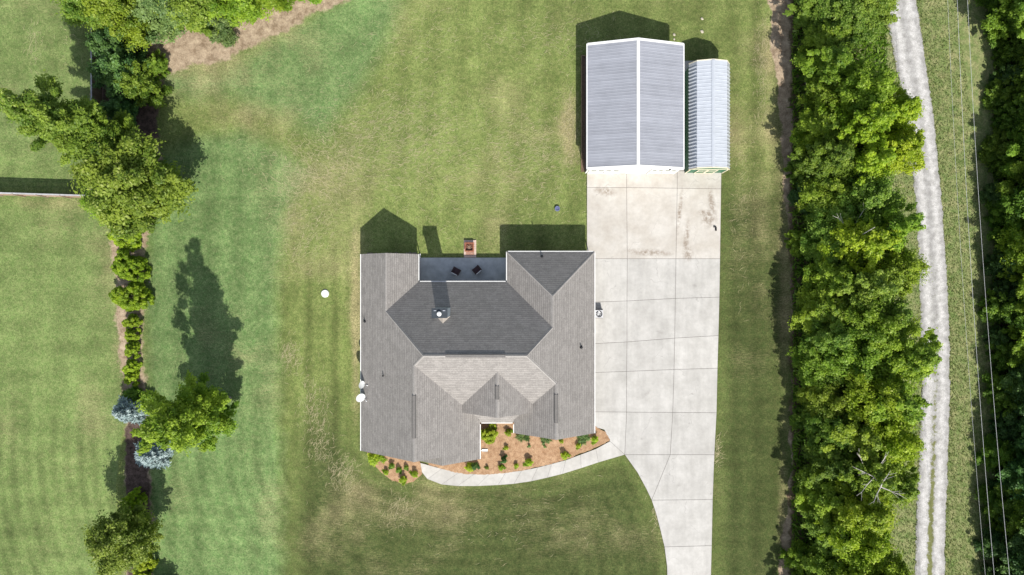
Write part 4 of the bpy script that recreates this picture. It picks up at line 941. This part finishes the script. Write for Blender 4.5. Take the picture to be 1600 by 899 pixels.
# --- woods strip between the lawn and the gravel road
rs = random.Random(21)
SN = 'trees in the strip between lawn and gravel road'
ORD = ['first', 'second', 'third', 'fourth', 'fifth', 'sixth', 'seventh', 'eighth', 'ninth', 'tenth', 'eleventh', 'twelfth', 'thirteenth', 'fourteenth', 'fifteenth', 'sixteenth', 'seventeenth', 'eighteenth', 'nineteenth', 'twentieth', 'twenty first', 'twenty second', 'twenty third', 'twenty fourth', 'twenty fifth', 'twenty sixth']
cols = ((1266, 'lawn side row', (6.5, 9), (2.1, 2.7), 46), (1299, 'middle row', (10, 13), (2.5, 3.1), 55), (1334, 'road side row', (10, 14), (2.3, 3.0), 62))
for ci_, (cx_, nm, hr, rrg, sp) in enumerate(cols):
    yy = -70 + ci_ * 17; k = 0
    while yy < 985:
        x_ = cx_ + rs.uniform(-9, 9); H = rs.uniform(*hr); R = rs.uniform(*rrg); mt = rs.choice([L_BRIGHT, L_YEL, L_BRIGHT, L_YEL, L_SOFT, L_YEL, L_BRIGHT] if ci_ else [L_MID, L_BRIGHT, L_BRIGHT, L_SOFT]); pl = rs.choice([T1, T2, T1, T3])
        if pl is T3: H *= .85
        if yy < 95: H *= .66; mt = rs.choice([L_BRIGHT, L_SOFT, L_BRIGHT])
        skip = (ci_ == 2 and (60 < yy < 175 or 290 < yy < 345 or 760 < yy < 800)) or (ci_ == 1 and (95 < yy < 140))
        if not skip:
            word = {id(L_BRIGHT): 'bright', id(L_MID): 'deep green', id(L_GRY): 'grey green', id(L_YEL): 'yellow green', id(L_SOFT): 'soft green'}[id(mt)]
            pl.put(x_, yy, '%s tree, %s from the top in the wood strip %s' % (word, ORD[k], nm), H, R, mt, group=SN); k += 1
        yy += sp * rs.uniform(.82, 1.15)
for k in range(24):
    px = rs.choice([rs.uniform(1240, 1256), rs.uniform(1240, 1350), rs.uniform(1350, 1372)]); py = -20 + k * 40 + rs.uniform(-12, 12)
    if 1300 < px and 60 < py < 180: continue
    T5.put(px, py, 'low shrub at the feet of the wood strip trees, %s from the top' % ORD[k], rs.uniform(1.6, 3.2), rs.uniform(1., 1.7), rs.choice([L_MID, L_BRIGHT, L_DARK]), group='shrubs under the wood strip')
def dead_tree(px, py, H, seed, lab):
    rs_ = random.Random(seed); e = empty('dead_tree', P(px, py), lab, 'tree', 'bare dead trees in the wood strip'); mb = MB(); x0, y0, _ = P(px, py)
    pts = [(x0 + rs_.uniform(-.1, .1) * i, y0 + rs_.uniform(-.1, .1) * i, H * i / 7) for i in range(8)]; mb.tube(pts, [.13 * (1 - .8 * i / 7) for i in range(8)], 7)
    mb.build('trunk', PALEBARK, e); 
    for k in range(9):
        mb = MB()
        a = rs_.uniform(0, 6.28); b_ = Vector(pts[rs_.randint(3, 7)]); l = rs_.uniform(1.0, 2.6); tip = b_ + Vector((math.cos(a) * l, math.sin(a) * l, l * .5)); mb.tube([b_, b_.lerp(tip, .5) + Vector((0, 0, -.1)), tip], [.055, .04, .012], 5)
        for q in range(4):
            c0 = b_.lerp(tip, rs_.uniform(.4, .95)); a2 = a + rs_.uniform(-1, 1); mb.tube([c0, c0 + Vector((math.cos(a2) * .7, math.sin(a2) * .7, .25))], [.02, .008], 4)
        mb.build('branch', PALEBARK, e)
PALEBARK = plain('bleached_bark', (.46, .43, .39), .85, 0, .2)
dead_tree(1288, 708, 10.5, 3, 'bare grey dead tree standing in the lower part of the wood strip')
dead_tree(1278, 372, 11, 5, 'bare grey dead tree in the middle of the wood strip, left of the track bend')
# --- forest at the far right
FN = 'forest trees right of the power lines'
cols = ((1582, 'outer row', (7, 10), (2.3, 2.9), 48), (1615, 'second row', (11, 14), (2.8, 3.3), 56), (1655, 'third row', (13, 17), (3., 3.6), 62), (1700, 'back row', (13, 17), (3.0, 3.8), 70))
for ci_, (cx_, nm, hr, rrg, sp) in enumerate(cols):
    yy = -90 + ci_ * 14; k = 0
    while yy < 1010:
        x_ = cx_ + rs.uniform(-10, 10) - (24 if yy < 70 else 0); mt = rs.choice([L_MID, L_DARK, L_BRIGHT, L_MID]); pl = rs.choice([T4, T4, T2])
        word = {id(L_BRIGHT): 'bright', id(L_MID): 'deep green', id(L_DARK): 'dark'}[id(mt)]
        pl.put(x_, yy, '%s forest tree, %s from the top in the %s beyond the wires' % (word, ORD[k], nm), rs.uniform(*hr), rs.uniform(*rrg), mt, group=FN); k += 1
        yy += sp * rs.uniform(.85, 1.15)
for k in range(26):
    px = rs.uniform(1542, 1564); py = -30 + k * 37 + rs.uniform(-12, 12)
    T5.put(px, py, 'low shrub at the foot of the forest edge, %s from the top' % ORD[k], rs.uniform(1.8, 4.0), rs.uniform(1.2, 1.9), rs.choice([L_MID, L_DARK, L_MID]), group='shrubs at the forest edge')
# --- front flower beds
def bed(name, poly, z=.075):
    rs_ = random.Random(3); out = []
    for i in range(len(poly)):
        a, b = poly[i], poly[(i + 1) % len(poly)]; n_ = max(1, int(math.hypot(b[0] - a[0], b[1] - a[1]) / 3))
        for k in range(n_): t = k / n_; out.append(P(a[0] + (b[0] - a[0]) * t + rs_.uniform(-.8, .8), a[1] + (b[1] - a[1]) * t + rs_.uniform(-.8, .8))[:2])
    o = MB().prism(out, -.1, z).build(name, MULCH); return tag(o, kind='structure')
bed('pine_straw_bed', [(748, 622), (808, 622), (810, 660), (921, 660), (936, 671), (946, 676), (953, 688), (940, 696), (905, 710), (884, 718.5), (862, 725), (840, 730.5), (815, 736), (790, 739.5), (765, 741.5), (741, 742), (717, 740), (690, 733), (670, 727), (660, 700), (748, 700)])
bed('pine_straw_bed_small', [(574, 700), (660, 698), (656, 722), (660, 742), (646, 753), (630, 757), (610, 750), (592, 735), (574, 712)], .07)
F_ = 'small shrubs in the front flower beds'
for px, py, r, mt, lab, pl in (
    (585.5, 713.5, .78, L_YEL, 'widest yellow shrub in the small bed, at the house corner', FS), (613.5, 727, .34, L_MID, 'dark round shrub in the small bed', FS), (604.5, 738, .32, L_YEL, 'leftmost small yellow shrub in the small bed', FS), (623.5, 733.5, .34, L_MID, 'loose green shrub in the middle of the small bed', FS),
    (635, 730, .28, L_MID, 'small dim shrub near the roof edge in the small bed', FS), (630.5, 748, .44, L_YEL, 'yellow shrub at the bottom tip of the small bed', FS), (649.3, 740.5, .40, L_YEL, 'yellow shrub beside the start of the footpath', FS),
    (733, 729.5, .50, L_YEL, 'yellow shrub between the footpath and the projecting gable', FS), (741.5, 726.5, .42, L_DARK, 'dark shrub touching a yellow one below the projecting gable', FS),
    (764.5, 677, .86, L_YEL, 'largest yellow green shrub, in the corner beside the porch', RB2), (793.5, 676, .40, L_YEL, 'round yellow shrub right of the porch opening', FS), (791.5, 699.5, .27, L_YEL, 'small shrub below the porch opening in the large bed', FS),
    (786.8, 718.5, .36, L_DARK, 'dark green upright shrub in the large bed', FS), (782.3, 730, .34, L_YEL, 'yellow shrub below the dark upright one', FS), (807, 727, .27, L_YEL, 'small yellow shrub between two larger ones by the footpath', FS),
    (827, 721.5, .46, L_YEL, 'bright yellow shrub by the middle of the footpath', FS), (880.7, 711, .44, L_YEL, 'shrub by the footpath nearest the driveway', FS), (903.6, 696, .31, L_YEL, 'small shrub right of the ridge end of the right gable', FS),
    (877.6, 690, .24, L_YEL, 'tiny shrub just below the right gable ridge', FS), (827.3, 697, .18, L_GRY, 'tiniest sprout in the middle of the large bed', FS), (761.5, 731, .22, L_OLV, 'thin sprig near the footpath below the splash block', FS), (929, 685.5, .42, L_YEL, 'yellow shrub at the bottom right corner of the house', FS),
    (812, 681.5, .42, L_GRY, 'low grey green juniper by the left corner of the right gable', FJ), (822, 684, .34, L_DARK, 'darker low juniper next to the grey one by the right gable', FJ), (853, 688, .5, L_GRY, 'low blue grey juniper under the middle of the right gable', FJ), (911, 683, .62, L_GRY, 'widest low juniper, left of the corner yellow shrub', FJ)):
    hk = {FS: 1.5, FJ: .7, RB2: 1.7}[pl]
    r *= 1.12; o = pl.put(px, py, lab, min(1.3, r * hk) * (1.5 if mt is L_DARK and pl is FS else 1), r, mt, group=F_); o.location.z = .05

# ================================================================ LOOSE GROUND COVER
def ribbons(name, n, region, ang, seed, lab, mat, L=(.5, 1.5), W=.03, curl=.28):
    r = np.random.RandomState(seed); V = []; F = []
    for _ in range(n):
        cx_, cy_, rx, ry, a0, wgt = region[r.choice(len(region), p=np.array([q[5] for q in region]) / sum(q[5] for q in region))]
        px, py = cx_ + r.normal() * rx * .5, cy_ + r.normal() * ry * .5
        x, y, _z = P(px, py); a = math.radians(a0) + r.normal() * .5; l = r.uniform(*L); k = 6; w_ = W * r.uniform(.6, 1.2); b = len(V)
        for i in range(k):
            ww = w_ * (1 - abs(i / (k - 1) * 2 - 1) * .7)
            V += [(x - math.sin(a) * ww, y + math.cos(a) * ww, .0 + .025 * math.sin(i * 1.3)), (x + math.sin(a) * ww, y - math.cos(a) * ww, .0 + .025 * math.sin(i * 1.3))]
            x += math.cos(a) * l / k; y += math.sin(a) * l / k; a += r.normal() * curl
        for i in range(k - 1): F.append((b + 2 * i, b + 2 * i + 1, b + 2 * i + 3, b + 2 * i + 2))
    me = np_mesh(name, np.array(V), np.array(F), mat); o = bpy.data.objects.new(name, me); COL.objects.link(o); o['kind'] = 'stuff'; o['label'] = lab; o['category'] = 'dry grass'
DRYG = plain('dry_grass_runner', (.42, .37, .22), .9, 0, .3, 5)
ribbons('dry_grass_runners', 6500, [(600, 210, 130, 80, 25, 5), (500, 260, 90, 60, -40, 3), (480, 340, 50, 90, 45, 2.0), (720, 250, 160, 120, 15, 3), (830, 250, 70, 80, 20, 2), (450, 560, 18, 30, 60, .6), (490, 640, 25, 60, 80, .8), (500, 700, 25, 40, 60, .5),
     (535, 745, 24, 34, 60, .7), (622, 800, 30, 34, 70, .7), (890, 200, 16, 70, 80, 1.2), (1160, 300, 30, 160, 60, .45), (1120, 710, 8, 30, 40, .3), (860, 60, 120, 50, 10, 1.2), (640, 60, 90, 60, 30, .8), (52, 70, 14, 44, 80, .25), (110, 60, 30, 30, -40, .1), (1190, 120, 12, 90, 80, .8), (1025, 800, 6, 20, -70, .2), (800, 820, 200, 60, 8, .5)],
     20, 61, 'pale dry grass runners lying on the lawn', DRYG, (.25, .95), .0125)
def tufts(name, n, fn, seed, mat, hgt, wd, lab, cat='grass'):
    r = np.random.RandomState(seed); pts = fn(r, n); k = len(pts)
    p = np.zeros((k, 3)); p[:, 0] = (pts[:, 0] - 800) / PPM; p[:, 1] = (450 - pts[:, 1]) / PPM; p[:, 2] = -.03
    a = r.rand(k) * 6.28; h = hgt * r.uniform(.5, 1.4, k); wv = np.stack([np.cos(a), np.sin(a), 0 * a], 1) * (wd * r.uniform(.6, 1.4, k))[:, None]
    tip = p + np.stack([r.normal(size=k) * .55 * h, r.normal(size=k) * .55 * h, h], 1)
    V = np.stack([p - wv, p + wv, tip], 1).reshape(-1, 3); F = np.arange(k * 3).reshape(k, 3)
    me = np_mesh(name, V, F, mat, {'leaf': ('FACE', r.rand(k)), 'clump': ('FACE', r.rand(k))}); o = bpy.data.objects.new(name, me); COL.objects.link(o); o['kind'] = 'stuff'; o['label'] = lab; o['category'] = cat
GRASSM = leafmat('verge_grass', (.10, .16, .035), (.24, .28, .09), (.42, .38, .2), .3)
def vf(r, n):
    y = r.uniform(-150, 1050, n); a = np.interp(y, [p[1] for p in roadL], [p[0] for p in roadL]); b = np.interp(y, [p[1] for p in roadR], [p[0] for p in roadR])
    u = r.rand(n); k = r.rand(n); x = np.where(u < .40, a + 2 - 60 * k ** 1.2, np.where(u < .93, b - 2 + 62 * k ** 1.3, (a + b) / 2 + r.normal(size=n) * 3.2))
    keep = (u < .93) | ((y > 400)); return np.stack([x, y], 1)[keep]
tufts('verge_grass', 42000, vf, 71, GRASSM, .13, .04, 'rough grass growing along both sides of the gravel road')
def wf(r, n):
    y = r.uniform(-150, 1050, n); u = r.rand(n); x = np.where(u < .5, r.uniform(1238, 1385, n), r.uniform(1552, 1750, n)); return np.stack([x, y], 1)
tufts('undergrowth', 60000, wf, 72, L_MID, .45, .12, 'undergrowth on the forest floor under the trees', 'undergrowth')
# ================================================================ POWER LINES
WIRE = plain('aluminium_wire', (.60, .60, .60), .5, .2); POLE = plain('pole_wood', (.16, .12, .09), .9, 0, .2)
wires = ((1512, 1579, 9.2, 'rightmost of the three power lines, nearest the forest'), (1496, 1555, 9.2, 'middle one of the three power lines'), (1481, 1541, 8.4, 'leftmost and faintest of the three power lines'))
ends = []
for (xa, xb, hh, lab) in wires:
    A = Vector(Q(xa, 0, hh)); B = Vector(Q(xb, 899, hh)); d_ = (B - A); A2 = A - d_ * .30; B2 = B + d_ * .36; pts = []
    for i in range(41):
        t = i / 40; p = A2.lerp(B2, t); p.z = hh - .1 + 1.3 * (4 * (t - .5) ** 2 - .35); pts.append(p)
    mb = MB().tube(pts, .013 if hh > 9 else .009, 6); tag(mb.build('power_line', WIRE), lab, 'power line', 'power lines above the grass verge'); ends.append((pts[0], pts[-1]))
for e in (0, 1):
    c_ = (ends[0][e] + ends[1][e] + ends[2][e]) / 3
    t = empty('utility_pole', (c_.x, c_.y, 0), 'wooden utility pole carrying the power lines at the %s of the verge' % ('top end', 'bottom end')[e], 'utility pole', 'utility poles')
    MB().tube([(c_.x, c_.y, -.3), (c_.x, c_.y, 10.2)], [.16, .11], 12).build('pole', POLE, t)
    MB().box((c_.x, c_.y, 9.45), (3.0, .1, .12)).build('crossarm', POLE, t)
    for k in range(3): p = ends[k][e]; MB().lathe((p.x, p.y, p.z - .16), [(.02, 0), (.05, .03), (.03, .07), (.05, .1), (.02, .14)], 10).build('insulator', STEEL, t)
